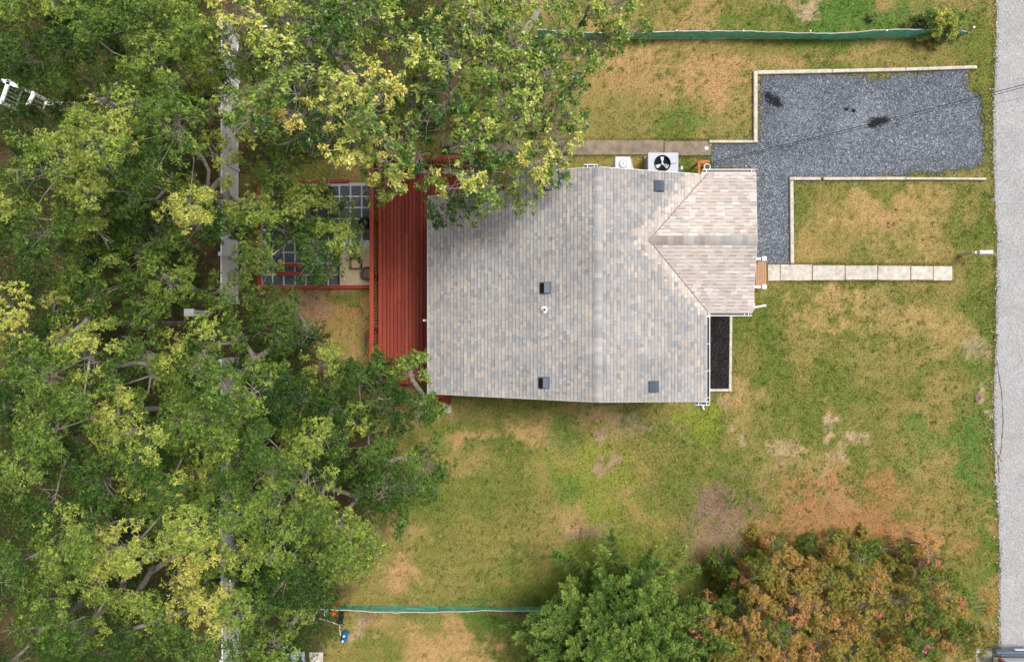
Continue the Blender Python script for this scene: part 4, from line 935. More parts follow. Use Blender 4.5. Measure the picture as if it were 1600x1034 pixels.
# ------------------------------------------------------------------ white pickup, tail just inside the frame
pk = empty('pickup_truck', (*P(1600, 1019, .8)[:2], 0), label='white pickup truck whose tail enters the lower right corner', cat='truck')
PW = mat('white_car_paint', (.78, .79, .80), .25, coat=.6); CH = mat('blue_grey_bumper', S((96, 110, 132)), .3, metal=.5); LIN = mat('bed_liner', S((92, 98, 110)), .6, noise=.15)
hw = .98
MB().box((-hw*.0+.0, -.06, .55), (1.96, .2, .22), bev=.05).build('rear_bumper', CH, pk)
MB().box((0, .045, .62), (.5, .02, .12)).build('licence_plate', M_WHITE, pk)
MB().box((0, -.30, .95), (1.62, .10, .55), bev=.03).build('tailgate', PW, pk)
MB().box((0, -.37, 1.0), (.26, .02, .1)).build('tailgate_handle', M_BLACKP, pk)
MB().box((0, -1.25, .75), (1.6, 1.75, .06)).build('bed_floor', LIN, pk)
for k in range(9): MB().box((-.68+.17*k, -1.25, .79), (.06, 1.7, .025)).build('bed_rib', LIN, pk)
for s_ in (-1, 1):
    MB().box((s_*.9, -1.27, .86), (.17, 1.95, .72), bev=.05).build('bed_side', PW, pk)
    MB().box((s_*.93, -.27, 1.0), (.13, .1, .36), bev=.02).build('tail_lamp', mat('tail_lamp_red', S((150, 40, 30)), .2), pk)
body = MB(); prof = [(-2.15, .4), (-2.15, 1.1), (-2.35, 1.72), (-3.35, 1.74), (-4.05, 1.15), (-5.15, 1.02), (-5.3, .85), (-5.3, .4)]
V = [(s_*(hw if z < 1.2 else .82), y, z) for s_ in (-1, 1) for y, z in prof]; n_ = len(prof)
body.add(V, [list(range(n_)), list(range(n_, 2*n_))]+[(i, (i+1) % n_, n_+(i+1) % n_, n_+i) for i in range(n_)]).build('cab', PW, pk)
MB().add([(-.74, -3.40, 1.71), (.74, -3.40, 1.71), (.86, -3.98, 1.22), (-.86, -3.98, 1.22)], [(0, 1, 2, 3)]).build('windscreen', M_GLASS, pk).location = (0, -.01, .02)
MB().box((0, -2.2, 1.42), (1.4, .03, .4), rx=-.3).build('rear_window', M_GLASS, pk)
for s_ in (-1, 1):
    for yy in (-1.35, -4.45):
        w_ = empty('wheel', (s_*.86, yy, .38)); w_.parent = pk; w_.rotation_euler = (0, pi/2*s_, 0)
        MB().lathe((0, 0, -.12), [(.2, 0), (.36, 0), (.385, .05), (.385, .2), (.36, .24), (.2, .24)], 24).build('tyre', M_BLACKP, w_); MB().lathe((0, 0, .1), [(.21, 0), (.18, -.03), (.05, .0), (0, .01)], 20).build('rim', M_GALV, w_)
# ------------------------------------------------------------------ trees
def norm(v): return v/(np.linalg.norm(v, axis=-1, keepdims=True)+1e-9)
class Tubes:
    """many short tapered tubes in one numpy mesh"""
    def __init__(s): s.a = []; s.b = []; s.ra = []; s.rb = []
    def add(s, a, b, ra, rb): s.a.append(a); s.b.append(b); s.ra.append(ra); s.rb.append(rb)
    def build(s, name, mt, parent, sides=5, smooth=True):
        A = np.array(s.a); B = np.array(s.b); ra = np.array(s.ra); rb = np.array(s.rb)
        d = norm(B-A); ref = np.where(np.abs(d[:, 2:3]) < .9, np.array([[0, 0, 1.]]), np.array([[1., 0, 0]]))
        u = norm(np.cross(d, ref)); v = np.cross(d, u)
        t = np.arange(sides)*2*pi/sides
        ring = np.cos(t)[None, :, None]*u[:, None, :]+np.sin(t)[None, :, None]*v[:, None, :]
        V = np.stack([A[:, None]+ring*ra[:, None, None], B[:, None]+ring*rb[:, None, None]], 1).reshape(-1, 3)
        k = np.arange(sides); f = np.stack([k, (k+1) % sides, (k+1) % sides+sides, k+sides], 1)
        F = (f[None]+(np.arange(len(A))*2*sides)[:, None, None]).reshape(-1, 4)
        return np_mesh(name, V, F, mt, parent, smooth=smooth)
def leaves_mesh(name, pos, axis_, L, W, col, mt, parent, rs, tilt=(.0, .6), tri=False):
    """one folded diamond per leaf: pos (n,3), axis (n,3) is the twig direction"""
    n = len(pos); ax = norm(axis_); ref = np.where(np.abs(ax[:, 2:3]) < .9, np.array([[0, 0, 1.]]), np.array([[1., 0, 0]]))
    u = norm(np.cross(ax, ref)); v = np.cross(ax, u); t = rs.uniform(0, 2*pi, n)[:, None]
    rad = np.cos(t)*u+np.sin(t)*v; e = rs.uniform(tilt[0], tilt[1], n)[:, None]
    d = norm(rad*np.cos(e)+ax*np.sin(e)); side = norm(np.cross(ax, d)+rs.normal(0, .25, (n, 3)))
    L = L[:, None]; W = W[:, None]; nn = norm(np.cross(d, side))
    if tri:
        b0 = pos+d*L*.18; V = np.stack([b0+side*W*.52, pos+d*L-np.array([[0, 0, 1.]])*L*.1, b0-side*W*.52], 1).reshape(-1, 3)
        return np_mesh(name, V, np.arange(n*3).reshape(-1, 3), mt, parent, col, 3)
    p0 = pos; p2 = pos+d*L-np.array([[0, 0, 1.]])*L*.12; mid = pos+d*L*.55+nn*L*.05
    V = np.stack([p0, mid+side*W*.5, p2, mid-side*W*.5], 1).reshape(-1, 3)
    return np_mesh(name, V, np.arange(n*4).reshape(-1, 4), mt, parent, col, 4)
def pal_pick(pal, t):
    """t in 0..1 -> colour along palette list"""
    pal = np.array(pal); x = np.clip(t, 0, .999)*(len(pal)-1); i = x.astype(int); f = (x-i)[:, None]
    return pal[i]*(1-f)+pal[i+1]*f
OAK = [(.020, .056, .010), (.048, .108, .016), (.112, .198, .030), (.245, .345, .058), (.44, .50, .10), (.64, .56, .13)]
GLOSS = [(.030, .085, .018), (.070, .155, .026), (.17, .285, .048), (.36, .46, .085), (.60, .62, .15), (.80, .66, .16)]
AUTUMN = [(.08, .165, .024), (.16, .235, .034), (.28, .275, .048), (.44, .30, .066), (.56, .30, .095), (.62, .32, .17)]
def tree(name, label, cat, lobes, zc, hc, yellow, seed, leaf=.10, clump_d=1.0, per=560, clump_r=.72, base=None, pal=OAK, lm=None, bark=None, fork=.42, open_=0.0, group=None, trunk_r=None, twigs=5, flat=.62, multi=1, low=.25, tvar=.16, tri=True, tf=.36, ntf=(8, 14)):
    rs = np.random.RandomState(seed); rnd = random.Random(seed)
    zl = zc+hc*.55; k = (CAM_H-zl)/FPX
    LW = [((cx-800)*k, (517-cy)*k, rx*k, ry*k) for cx, cy, rx, ry in lobes]
    cx0 = sum(l[0]*l[2]*l[3] for l in LW)/sum(l[2]*l[3] for l in LW); cy0 = sum(l[1]*l[2]*l[3] for l in LW)/sum(l[2]*l[3] for l in LW)
    bx, by = (P(*base)[:2] if base else (cx0+rnd.uniform(-.4, .4), cy0+rnd.uniform(-.4, .4)))
    root = empty(name, (bx, by, 0), label=label, cat=cat, group=group); B0 = np.array((bx, by, 0.0))
    # clump centres, spread over the dome of each lobe
    C = []
    tries = 0; area = sum(pi*l[2]*l[3] for l in LW); want = int(area/(clump_d**2)*1.5)
    while tries < want*25 and len(C) < want:
        tries += 1
        l = rnd.choices(LW, [q[2]*q[3] for q in LW])[0]
        a = rnd.uniform(0, 2*pi); r = math.sqrt(rnd.random())*(.92+.16*math.sin(3*a+seed)+.08*math.sin(7*a+2*seed))
        x = l[0]+l[2]*r*cos(a); y = l[1]+l[3]*r*sin(a)
        dome = max(0, 1-min(1, min(((x-q[0])/q[2])**2+((y-q[1])/q[3])**2 for q in LW)))**.6
        if rnd.random() < low: z = zc+hc*(dome*.45-rnd.uniform(.15, .9))
        else: z = zc+hc*(dome*rnd.uniform(.78, 1.05)-.08)
        p = np.array((x, y, z))
        if vn(np.array([x*.55+seed]), np.array([y*.55]), seed)[0] < open_: continue
        if any(np.sum((p-q)**2*np.array((1, 1, .45))) < (clump_d*.82)**2 for q in C): continue
        C.append(p)
    C = np.array(C)
    # skeleton
    nodes = [B0.copy()]; par = [-1]; plen = [0.0]
    fz = zc*fork; starts = []
    for m_ in range(multi):
        prev = 0; off = np.array((rnd.uniform(-.35, .35), rnd.uniform(-.35, .35), 0))*(1 if multi == 1 else 2.2); ns = 5
        for q in range(1, ns+1):
            t = q/ns; p = B0+off*t*t+np.array(((cx0-bx)*.35*t, (cy0-by)*.35*t, fz*t))+np.array((rnd.uniform(-.07, .07), rnd.uniform(-.07, .07), 0))
            nodes.append(p); par.append(prev); plen.append(plen[prev]+fz/ns); prev = len(nodes)-1
        starts.append(prev)
    leafnode = []
    ctr = nodes[starts[0]]
    order = np.argsort(np.linalg.norm((C-ctr)*np.array((1, 1, .6)), axis=1))
    fixed = 1 if multi == 1 else 1
    for ci in order:
        c = C[ci]-np.array((0, 0, clump_r*.35)); NA = np.array(nodes); PL = np.array(plen)
        d = np.linalg.norm(NA-c, axis=1); cost = d+.42*PL+np.where(NA[:, 2] > c[2]-.05, 1.5, 0)+np.where(NA[:, 2] < fz*.7, 6, 0)
        j = int(np.argmin(cost)); a = nodes[j]; L = d[j]; ns = max(2, int(L/.6)); prev = j
        bend = np.array((rnd.uniform(-.12, .12), rnd.uniform(-.12, .12), -.16))*L
        for q in range(1, ns+1):
            t = q/ns; p = a+(c-a)*t+bend*sin(pi*t)+(np.array((rnd.uniform(-.06, .06), rnd.uniform(-.06, .06), rnd.uniform(-.05, .05))) if q < ns else 0)
            nodes.append(p); par.append(prev); plen.append(plen[prev]+L/ns); prev = len(nodes)-1
        leafnode.append((prev, ci))
    cnt = np.zeros(len(nodes))
    for nd, _ in leafnode: cnt[nd] += 1
    for i in range(len(nodes)-1, 0, -1): cnt[par[i]] += cnt[i]
    tr_ = trunk_r or .13+.0012*len(C)
    rad = np.maximum(.009, .72*tr_*(cnt/max(1, len(C)))**.66)
    T = Tubes(); inv = np.array((bx, by, 0))
    for i in range(1, len(nodes)):
        T.add(nodes[i]-(0 if par[i] < 0 else 0)-inv, nodes[par[i]]-inv, max(rad[i], .012), min(rad[par[i]], rad[i]*1.5+.01) if par[i] else rad[i]*1.25)
    tw = Tubes()
    # leaf rosettes
    nC = len(C); per_r = 8; nr = per//per_r
    rp = []; rax = []; rcl = []
    tcl = np.clip(yellow+rs.normal(0, tvar, nC), .0, 1.0)
    size = rs.uniform(.72, 1.18, nC)*clump_r
    for nd, ci in leafnode:
        c = C[ci]; out = norm(c-np.array((cx0, cy0, zc-hc*.6))); m_ = int(nr*size[ci]/clump_r*rs.uniform(.75, 1.15))
        # several sub-tufts per clump give an uneven outline
        nt_ = rs.randint(*ntf); td = norm(rs.normal(0, 1, (nt_, 3))*np.array((1, 1, .55))+out*.75+np.array((0, 0, .35))); tl = size[ci]*rs.uniform(.55, 1.25, nt_)
        tc_ = c+td*tl[:, None]*np.array((1, 1, flat+.1))
        which = rs.randint(0, nt_, m_); g = rs.normal(0, 1, (m_, 3)); g = norm(g)*rs.uniform(.2, 1, (m_, 1))**.5
        pp = tc_[which]+g*size[ci]*tf*np.array((1, 1, flat))
        rp.append(pp); rax.append(norm(norm(pp-tc_[which])*.45+norm(pp-c)*.7+np.array((0, 0, .55))+rs.normal(0, .22, (m_, 3)))); rcl.append(np.full(m_, ci))
        for q in range(nt_):
            a = c-inv+rs.normal(0, .15, 3)-np.array((0, 0, clump_r*.3)); b_ = tc_[q]-inv-np.array((0, 0, .08)); mid = (a+b_)/2+rs.normal(0, .05, 3)
            tw.add(mid, a, .008, .013); tw.add(b_, mid, .005, .008)
            for _q in range(2):
                e_ = b_+norm(td[q]+rs.normal(0, .7, 3))*rs.uniform(.15, .35)*size[ci]; tw.add(e_, b_, .003, .005)
        if rs.rand() < .22*twigs/5:      # a bare grey spray standing out of the leaves
            o_ = c+np.array((0, 0, .1)); dr = norm(out*.8+rs.normal(0, .5, 3)+np.array((0, 0, .5)))
            e_ = o_+dr*rs.uniform(.5, .95); tw.add(e_-inv, o_-inv, .010, .017)
            for _q in range(8):
                s_ = o_+(e_-o_)*rs.uniform(.35, 1); f_ = s_+norm(dr+rs.normal(0, .65, 3))*rs.uniform(.2, .5); tw.add(f_-inv, s_-inv, .004, .008)
    rp = np.concatenate(rp); rax = np.concatenate(rax); rcl = np.concatenate(rcl)
    n = len(rp)*per_r; ri = np.repeat(np.arange(len(rp)), per_r)
    tt = tcl[rcl][ri]+rs.normal(0, .09, len(rp))[ri]+rs.normal(0, .07, n)
    col = pal_pick(pal, tt)*rs.uniform(.6, 1.32, (n, 1))
    L = leaf*rs.uniform(.65, 1.25, n); W = L*rs.uniform(.38, .58, n)
    leaves_mesh('crown', rp[ri]-inv+rs.normal(0, .02, (n, 3)), rax[ri], L, W, col, lm or M_LEAF, root, rs, tri=tri)
    T.build('trunk', bark or M_BARK, root, 7)
    if len(tw.a): tw.build('twigs', bark or M_BARK, root, 3)['kind'] = 'stuff'
    return root
G1 = 'trees of the wood on the left'
FOREST = [
 # lobes, zc, hc, yellow, open, label
 ([(40, 45, 75, 62), (105, 25, 60, 45)], 7.5, 2.6, .46, .10, 'leafy oak in the extreme upper left corner'),
 ([(168, 70, 72, 62), (222, 38, 52, 48)], 7.2, 2.6, .44, .10, 'oak on the upper edge, second from the left corner'),
 ([(290, 62, 72, 60), (255, 118, 62, 42)], 6.8, 2.4, .48, .12, 'yellowish oak left of the big glossy oak, above the white fence'),
 ([(75, 108, 60, 34)], 5.2, 1.6, .36, .25, 'small dark oak above the white balustrade'),
 ([(30, 222, 62, 50)], 6.0, 2.0, .36, .15, 'dark green oak on the left edge below the white balustrade'),
 ([(200, 228, 110, 66), (112, 268, 80, 56), (280, 215, 42, 44), (292, 292, 40, 44)], 8.2, 3.0, .58, .10, 'widest yellow-tipped oak left of the upper white fence'),
 ([(45, 338, 62, 58), (98, 368, 52, 46)], 7.6, 2.6, .58, .10, 'yellow-green oak on the left edge below the widest oak'),
 ([(185, 352, 68, 42), (262, 345, 50, 40)], 5.6, 1.8, .34, .22, 'dark green oak tucked under the widest oak'),
 ([(312, 368, 24, 44), (310, 425, 20, 26)], 5.0, 1.8, .33, .22, 'dark oak leaning on the white fence left of the patio'),
 ([(48, 462, 62, 52), (22, 522, 50, 48)], 7.6, 2.6, .50, .10, 'round oak on the left edge halfway down the photo'),
 ([(148, 440, 76, 48), (225, 415, 46, 32)], 5.6, 2.0, .38, .24, 'open dark oak with bare grey branches left of the single white post'),
 ([(335, 545, 66, 36), (392, 528, 32, 26)], 6.2, 2.2, .52, .08, 'bright oak just below the fence gap and white post'),
 ([(132, 602, 84, 66), (92, 648, 66, 46)], 8.0, 3.0, .54, .10, 'bushy yellow-green oak below the grey trunk on the left'),
 ([(332, 612, 86, 72), (272, 672, 72, 56)], 7.6, 2.8, .50, .10, 'big oak in the middle of the wood, below the bright oak'),
 ([(28, 668, 60, 66), (58, 752, 56, 46)], 7.4, 2.4, .48, .12, 'oak on the left edge below the round oak'),
 ([(452, 598, 52, 44), (482, 652, 60, 46)], 5.6, 2.0, .38, .14, 'mid green oak between the bare dirt yard and the wood'),
 ([(618, 582, 54, 32), (640, 632, 32, 28)], 4.9, 1.6, .36, .16, 'open oak branches hanging over the lower end of the red deck'),
 ([(560, 622, 58, 44), (536, 690, 62, 48)], 5.4, 2.0, .36, .18, 'oak with an orange spray left of the concrete step pads'),
 ([(632, 735, 38, 42), (600, 775, 56, 40)], 5.0, 2.0, .36, .14, 'dark green oak on the lawn edge below the house corner'),
 ([(428, 715, 66, 56), (408, 775, 56, 46)], 6.8, 2.4, .52, .10, 'yellow-green oak over the lower white fence'),
 ([(198, 742, 86, 64), (150, 815, 76, 54)], 7.8, 2.8, .48, .12, 'large oak in the lower left with grey dead sprays'),
 ([(282, 812, 96, 58), (210, 850, 62, 46)], 8.0, 2.8, .62, .08, 'yellowest oak of the lower left wood'),
 ([(58, 858, 66, 56), (22, 928, 58, 56)], 7.2, 2.4, .50, .12, 'oak on the left edge, lowest but one'),
 ([(478, 838, 72, 60), (556, 850, 52, 54)], 5.8, 2.2, .46, .16, 'oak with yellow tips on the lower lawn edge'),
 ([(426, 925, 66, 46), (512, 915, 56, 36)], 5.4, 2.0, .40, .18, 'mid green oak above the white-hubbed wheel'),
 ([(118, 962, 76, 56)], 6.8, 2.2, .44, .18, 'oak in the lower left corner beside bare soil'),
 ([(318, 972, 76, 52), (372, 930, 38, 40), (372, 1000, 30, 34)], 6.4, 2.2, .46, .16, 'oak on the bottom edge left of the pale blue sheet'),
 ([(432, 1000, 46, 30), (478, 985, 22, 22)], 4.2, 1.4, .42, .12, 'low oak covering the pale blue sheet at the bottom'),
 ([(372, 850, 34, 46)], 6.0, 2.0, .44, .1, 'slim oak hiding the lower white fence'),
 ([(30, 1010, 60, 40)], 6.6, 2.2, .40, .12, 'oak in the extreme lower left corner'),
 ([(208, 1020, 60, 30)], 5.5, 1.8, .40, .30, 'low open oak on the bottom edge below the bare soil'),
 ([(450, 336, 54, 34), (512, 366, 40, 26), (470, 384, 44, 28), (428, 392, 34, 30)], 4.8, 1.2, .38, .0, 'oak spreading over the middle of the paved patio'),
 ([(424, 258, 26, 30), (412, 336, 16, 26)], 5.0, 1.6, .34, .18, 'narrow dark oak between white fence and patio'),
 ([(432, 515, 30, 44)], 3.4, 1.6, .24, .05, 'low dark bushy oak left of the bare dirt yard'),
 ([(500, 306, 24, 18)], 1.6, .8, .20, .0, 'dark round shrub standing among the pavers'),
]
for i, (lobes, zc, hc, yl, op, lab) in enumerate(FOREST):
    sm = hc < 1.0
    if not sm: lobes = [(a_, b_, c_*1.0, d_*1.0) for a_, b_, c_, d_ in lobes]
    tree('oak_tree' if not sm else 'shrub', lab, 'tree' if not sm else 'shrub', lobes, zc, hc*(1.4 if not sm else 1), yl-.04, 100+i*13, leaf=.078 if not sm else .07, open_=op, per=3100 if not sm else 500, low=.36, tvar=.21, ntf=(15, 24), tf=.28, clump_d=1.02 if not sm else .3, clump_r=.84 if not sm else .22, group=G1, base={'oak spreading over the middle of the paved patio': (396, 392, 0)}.get(lab))
BIG = 'big glossy oaks over the house'
tree('oak_tree', 'large pale glossy oak with grey branches at the top, left half', 'tree', [(430, 70, 110, 90), (545, 95, 110, 100), (415, 160, 48, 36), (590, 205, 66, 62), (520, 25, 110, 60), (470, 165, 40, 30)], 8.6, 2.8,   .50, 901, leaf=.105, per=600, clump_d=.84, clump_r=.68, base=(560, 150, 0), pal=GLOSS, lm=M_LEAFG, open_=.16, group=BIG, tri=False, tf=.20, ntf=(13, 20), low=.40, twigs=9, trunk_r=.24, tvar=.2)
tree('oak_tree', 'large glossy oak at the top reaching over roof and deck', 'tree', [(720, 120, 110, 110), (690, 235, 80, 66), (800, 190, 90, 80), (735, 290, 56, 28), (640, 280, 42, 34), (865, 150, 50, 50), (815, 262, 22, 30)], 7.6, 2.6, .46, 902, leaf=.105, per=560, clump_d=.84, clump_r=.66, base=(735, 175, 0), pal=GLOSS, lm=M_LEAFG, open_=.17, group=BIG, tri=False, tf=.20, ntf=(13, 20), low=.40, twigs=9, trunk_r=.24, tvar=.2)
tree('oak_tree', 'glossy oak on the top edge above the green mesh fence', 'tree', [(850, 45, 110, 60), (945, 20, 62, 34), (760, 20, 90, 50)], 7.4, 2.2, .46, 903, leaf=.10, per=560, clump_d=.84, clump_r=.64, base=(840, 20, 0), pal=GLOSS, lm=M_LEAFG, open_=.15, group=BIG, tri=False, tf=.20, ntf=(13, 20), low=.40, twigs=8, trunk_r=.2, tvar=.2)
# small sunlit bush by the end of the upper fence
tree('bush', 'round yellow-green bush at the road end of the upper fence', 'bush', [(1475, 34, 34, 19)], .55, .7, .62, 911, leaf=.075, per=420, clump_d=.26, clump_r=.25, low=.1, fork=.3, trunk_r=.05, open_=0, flat=.8, tvar=.16, twigs=1)
tree('bush', 'small weed tuft of bright leaves in the upper lawn', 'bush', [(1364, 26, 5, 4)], .12, .2, .55, 912, leaf=.06, per=120, clump_d=.12, clump_r=.1, fork=.3, trunk_r=.015, low=0)
# autumn-coloured crape myrtles
AU = 'autumn coloured shrubs by the road'
for lobes, zc, hc, yl, sd, op, lab in (
    ([(1190, 985, 80, 52), (1230, 925, 60, 50), (1165, 1040, 70, 40)], 2.5, 1.4, .56, 921, .18, 'orange-green crape myrtle right of the conifer'),
    ([(1320, 935, 78, 56), (1290, 1010, 70, 46)], 2.7, 1.4, .54, 922, .18, 'rust tipped crape myrtle in the middle of the lower right shrubs'),
    ([(1430, 950, 74, 56), (1506, 980, 46, 50), (1420, 1025, 80, 34)], 2.5, 1.3, .42, 923, .18, 'greener crape myrtle with pink blooms beside the road'),
    ([(1240, 872, 56, 34), (1320, 868, 56, 30), (1400, 884, 50, 30), (1150, 900, 34, 36)], .7, .8, .38, 924, .34, 'low sparse autumn seedlings in front of the crape myrtles'),
    ([(1460, 875, 28, 26)], 1.5, .8, .66, 925, .30, 'small rust coloured sapling at the edge of the brown litter')):
    r = tree('crape_myrtle', lab, 'shrub', lobes, zc, hc, yl, sd, leaf=.072, per=1250, clump_d=.56, clump_r=.48, pal=AUTUMN, open_=op, group=AU, multi=4, trunk_r=.10, fork=.3, twigs=5, low=.45, tvar=.20, bark=M_BARK)
    r['category'] = 'tree' if zc > 2.2 else 'shrub'
def blossom(px, py, z, parent_name, seed):
    rg = random.Random(seed); mb = MB()
    for q in range(11):
        c = (rg.gauss(0, .035), rg.gauss(0, .035), rg.gauss(0, .035)); mb.box(c, (.045, .035, .012), rz=rg.uniform(0, 3), rx=rg.uniform(-.8, .8), ry=rg.uniform(-.8, .8))
    par = [o for o in bpy.data.objects if o.get('label', '') == parent_name][0]
    o = mb.build('blossom', M_PETAL, par); p = P(px, py, z); o.location = (p[0]-par.location.x, p[1]-par.location.y, p[2])
for k, (a, b_, z) in enumerate(((1268, 1009, 4.15),)): blossom(a, b_, z, 'rust tipped crape myrtle in the middle of the lower right shrubs', k)
for k, (a, b_, z) in enumerate(((1423, 961, 3.9), (1448, 1010, 3.9), (1445, 1018, 3.9), (1505, 942, 3.8), (1375, 962, 3.9))): blossom(a, b_, z, 'greener crape myrtle with pink blooms beside the road', 10+k)
for k, (a, b_, z) in enumerate(((1082, 985, 3.2), (1087, 997, 3.2), (1093, 993, 3.2), (1100, 1003, 3.3), (1082, 1010, 3.2))): blossom(a, b_, z, 'orange-green crape myrtle right of the conifer', 20+k)
# ------------------------------------------------------------------ feathery conifer
def conifer(px, py, z_top, label, seed, R):
    rs = np.random.RandomState(seed); x0, y0, _ = P(px, py, z_top*.5)
    root = empty('conifer', (x0, y0, 0), label=label, cat='tree')
    T = Tubes(); T.add(np.array((0, 0, z_top*.95)), np.array((0, 0, 0)), .012, .13)
    pos = []; ax = []; tt = []
    def plume(a, d, L, dens, t, spread):
        n = max(3, int(L/.10)); cur = a.copy(); dd = d.copy()
        for i in range(n):
            dd = norm(dd+np.array((0, 0, .035))+rs.normal(0, .04, 3)); nx = cur+dd*L/n; T.add(nx, cur, .006+.02*(1-i/n)*L/3, .010+.02*(1-i/n)*L/3)
            m = int(dens); pos.append(cur+(nx-cur)*rs.rand(m, 1)+rs.normal(0, spread, (m, 3))); ax.append(np.tile(dd, (m, 1))); tt.append(np.full(m, t)+rs.normal(0, .10, m)+.25*i/n)
            cur = nx
        return cur
    nb = 230
    for i in range(nb):
        f = (i+.5)/nb; z = z_top*(.06+.84*f); a = i*2.39996+rs.uniform(-.3, .3); L = R*(1-f*.86)*rs.uniform(.78, 1.12)
        d = norm(np.array((cos(a), sin(a), .20+.7*f))); base = np.array((0, 0, z*.92)); t = rs.uniform(.15, .65)
        n = max(3, int(L/.3)); cur = base; dd = d
        for q in range(n):
            dd = norm(dd+np.array((0, 0, .06))+rs.normal(0, .05, 3)); nx = cur+dd*L/n; T.add(nx, cur, .006+.012*(1-q/n), .008+.012*(1-q/n))
            if q > 0:
                for s_ in (-1, 1):
                    sd = norm(dd*.75+np.cross(dd, (0, 0, 1.))*s_*.8+rs.normal(0, .14, 3)+np.array((0, 0, .15)))
                    plume(nx, sd, (.30+.35*(1-q/n))*rs.uniform(.7, 1.25), 30, t, .04)
            cur = nx
        if f > .7:
            for _q in range(2): plume(base+(cur-base)*rs.uniform(.05, .5), norm(d+rs.normal(0, .5, 3)+np.array((0, 0, .6))), .4, 34, t, .04)
        plume(cur, dd, rs.uniform(.4, .7), 40, t+.12, .03)
    pos = np.concatenate(pos); ax = np.concatenate(ax); t = np.concatenate(tt); n = len(pos)
    pal = [(.050, .12, .026), (.090, .185, .036), (.15, .27, .05), (.25, .37, .07), (.40, .50, .11)]
    col = pal_pick(pal, np.clip(t, 0, 1))*rs.uniform(.75, 1.25, (n, 1)); L = rs.uniform(.06, .12, n); W = L*rs.uniform(.26, .42, n)
    leaves_mesh('crown', pos, ax, L, W, col, M_NEEDLE, root, rs, tilt=(.4, 1.2), tri=True)
    T.build('trunk', M_BARKD, root, 5)
    return root
conifer(966, 1000, 3.9, 'dark green feathery conifer on the lower edge of the lawn', 31, 4.9)
print('LEAF TRIS', sum(len(o.data.polygons)*2 for o in bpy.data.objects if o.type == 'MESH' and o.name.startswith('crown')))
# ------------------------------------------------------------------ undergrowth of the wood
nU = 4600; ux = rs.uniform(-21, -3.2, nU); uy = rs.uniform(-13.6, 13.6, nU)
ue = np.interp(-uy, [-16, -8, -6, -1.5, 3, 7, 11, 16], [-1.5, -1.8, -11.0, -11.0, -6.2, -5.6, -6.6, -8.6])
dens = fbm(ux, uy, .35, 205, 3)
k = (ux < ue) & (dens > .36) & ~((ux > -11.9) & (ux < -9.6) & (uy > .6)); ux = ux[k]; uy = uy[k]; nU = len(ux); m_ = 48
cx = np.repeat(ux, m_)+rs.normal(0, .30, nU*m_); cy = np.repeat(uy, m_)+rs.normal(0, .30, nU*m_); hh = np.repeat(rs.uniform(.15, 1.6, nU), m_); cz = .05+hh*rs.uniform(0, 1, nU*m_)**.6
tt = np.repeat(rs.uniform(.0, .34, nU), m_)+rs.normal(0, .06, nU*m_); n = len(cx)
ug = leaves_mesh('undergrowth', np.stack([cx, cy, cz], 1), np.array([[0, 0, 1.]])+rs.normal(0, .4, (n, 3)), rs.uniform(.07, .13, n), rs.uniform(.04, .07, n), pal_pick(OAK, tt), M_LEAF, None, rs, tri=True)
tag(ug, 'low green undergrowth on the floor of the wood', 'undergrowth', kind='stuff')
# ------------------------------------------------------------------ lawn blades and fallen leaves
def blocked(x, y):
    k = in_poly(x, y, DRIVE_W) | in_poly(x, y, ROAD_POLY) | in_poly(x, y, bedw)
    def rect(a, b_, c, d):
        p = P(a, d); q = P(c, b_); return (x > p[0]) & (x < q[0]) & (y > p[1]) & (y < q[1])
    for r_ in ((1201, 415.5, 1486, 436.5), (812, 220.5, 1110, 242), (829, 243, 889, 266), (404, 284, 582, 449)): k |= rect(*r_)
    k |= (x > -5.1) & (x < 6.2) & (y > -1.95) & (y < 5.5)
    return k
nB = 330000
x = rs.uniform(-20.6, 19.3, nB); y = rs.uniform(-13.3, 13.3, nB)
edge = np.interp(-y, [-16, -8, -6, -1.5, 3, 7, 11, 16], [-1.5, -1.0, -9.5, -9.0, -4.8, -4.4, -5.6, -8.0])
k = ~blocked(x, y) & ((x > edge-.5) | (rs.rand(nB) < .10)); x = x[k]; y = y[k]; n = len(x)
_e = []
for (x0, y0), (x1, y1) in zip(lj[:-1], lj[1:]): _e.append(((x0+x1)/2, (y0+y1)/2))
_e = np.array([q for q in _e if abs(q[1]) < 14]); _o = np.array(DRIVE_W); _s = []
for xx in np.arange(1200, 1488, .5): _s += [P(xx, 413.5)[:2], P(xx, 438.6)[:2]]
for xx in np.arange(815, 1110, .6): _s += [P(xx, 219.3)[:2], P(xx, 243.6)[:2]]
_s = np.array(_s)
for arr, m_, sg in ((_e, 22, .07), (_o, 12, .06), (_s, 5, .045)):
    r_ = np.repeat(arr, m_, 0); x = np.concatenate([x, r_[:, 0]+rs.normal(0, sg, len(r_))-(.03 if sg == .07 else 0)]); y = np.concatenate([y, r_[:, 1]+rs.normal(0, sg, len(r_))])
n = len(x)
kk = ~((x > -5.1) & (x < 6.2) & (y > -1.95) & (y < 5.5)); x = x[kk]; y = y[kk]; n = len(x)
col = lawn_color(x, y)
gr_ = (col[:, 1] > col[:, 0]*.9); L = np.where(gr_, rs.uniform(.05, .10, n), rs.uniform(.035, .075, n)); a = rs.uniform(0, 2*pi, n); el = rs.uniform(.25, 1.1, n)
dx = np.cos(a)*np.cos(el)*L; dy = np.sin(a)*np.cos(el)*L; dz = np.sin(el)*L; wx = -np.sin(a)*.015; wy = np.cos(a)*.015
V = np.stack([np.stack([x+wx, y+wy, np.zeros(n)], 1), np.stack([x-wx, y-wy, np.zeros(n)], 1), np.stack([x+dx, y+dy, dz], 1)], 1).reshape(-1, 3)
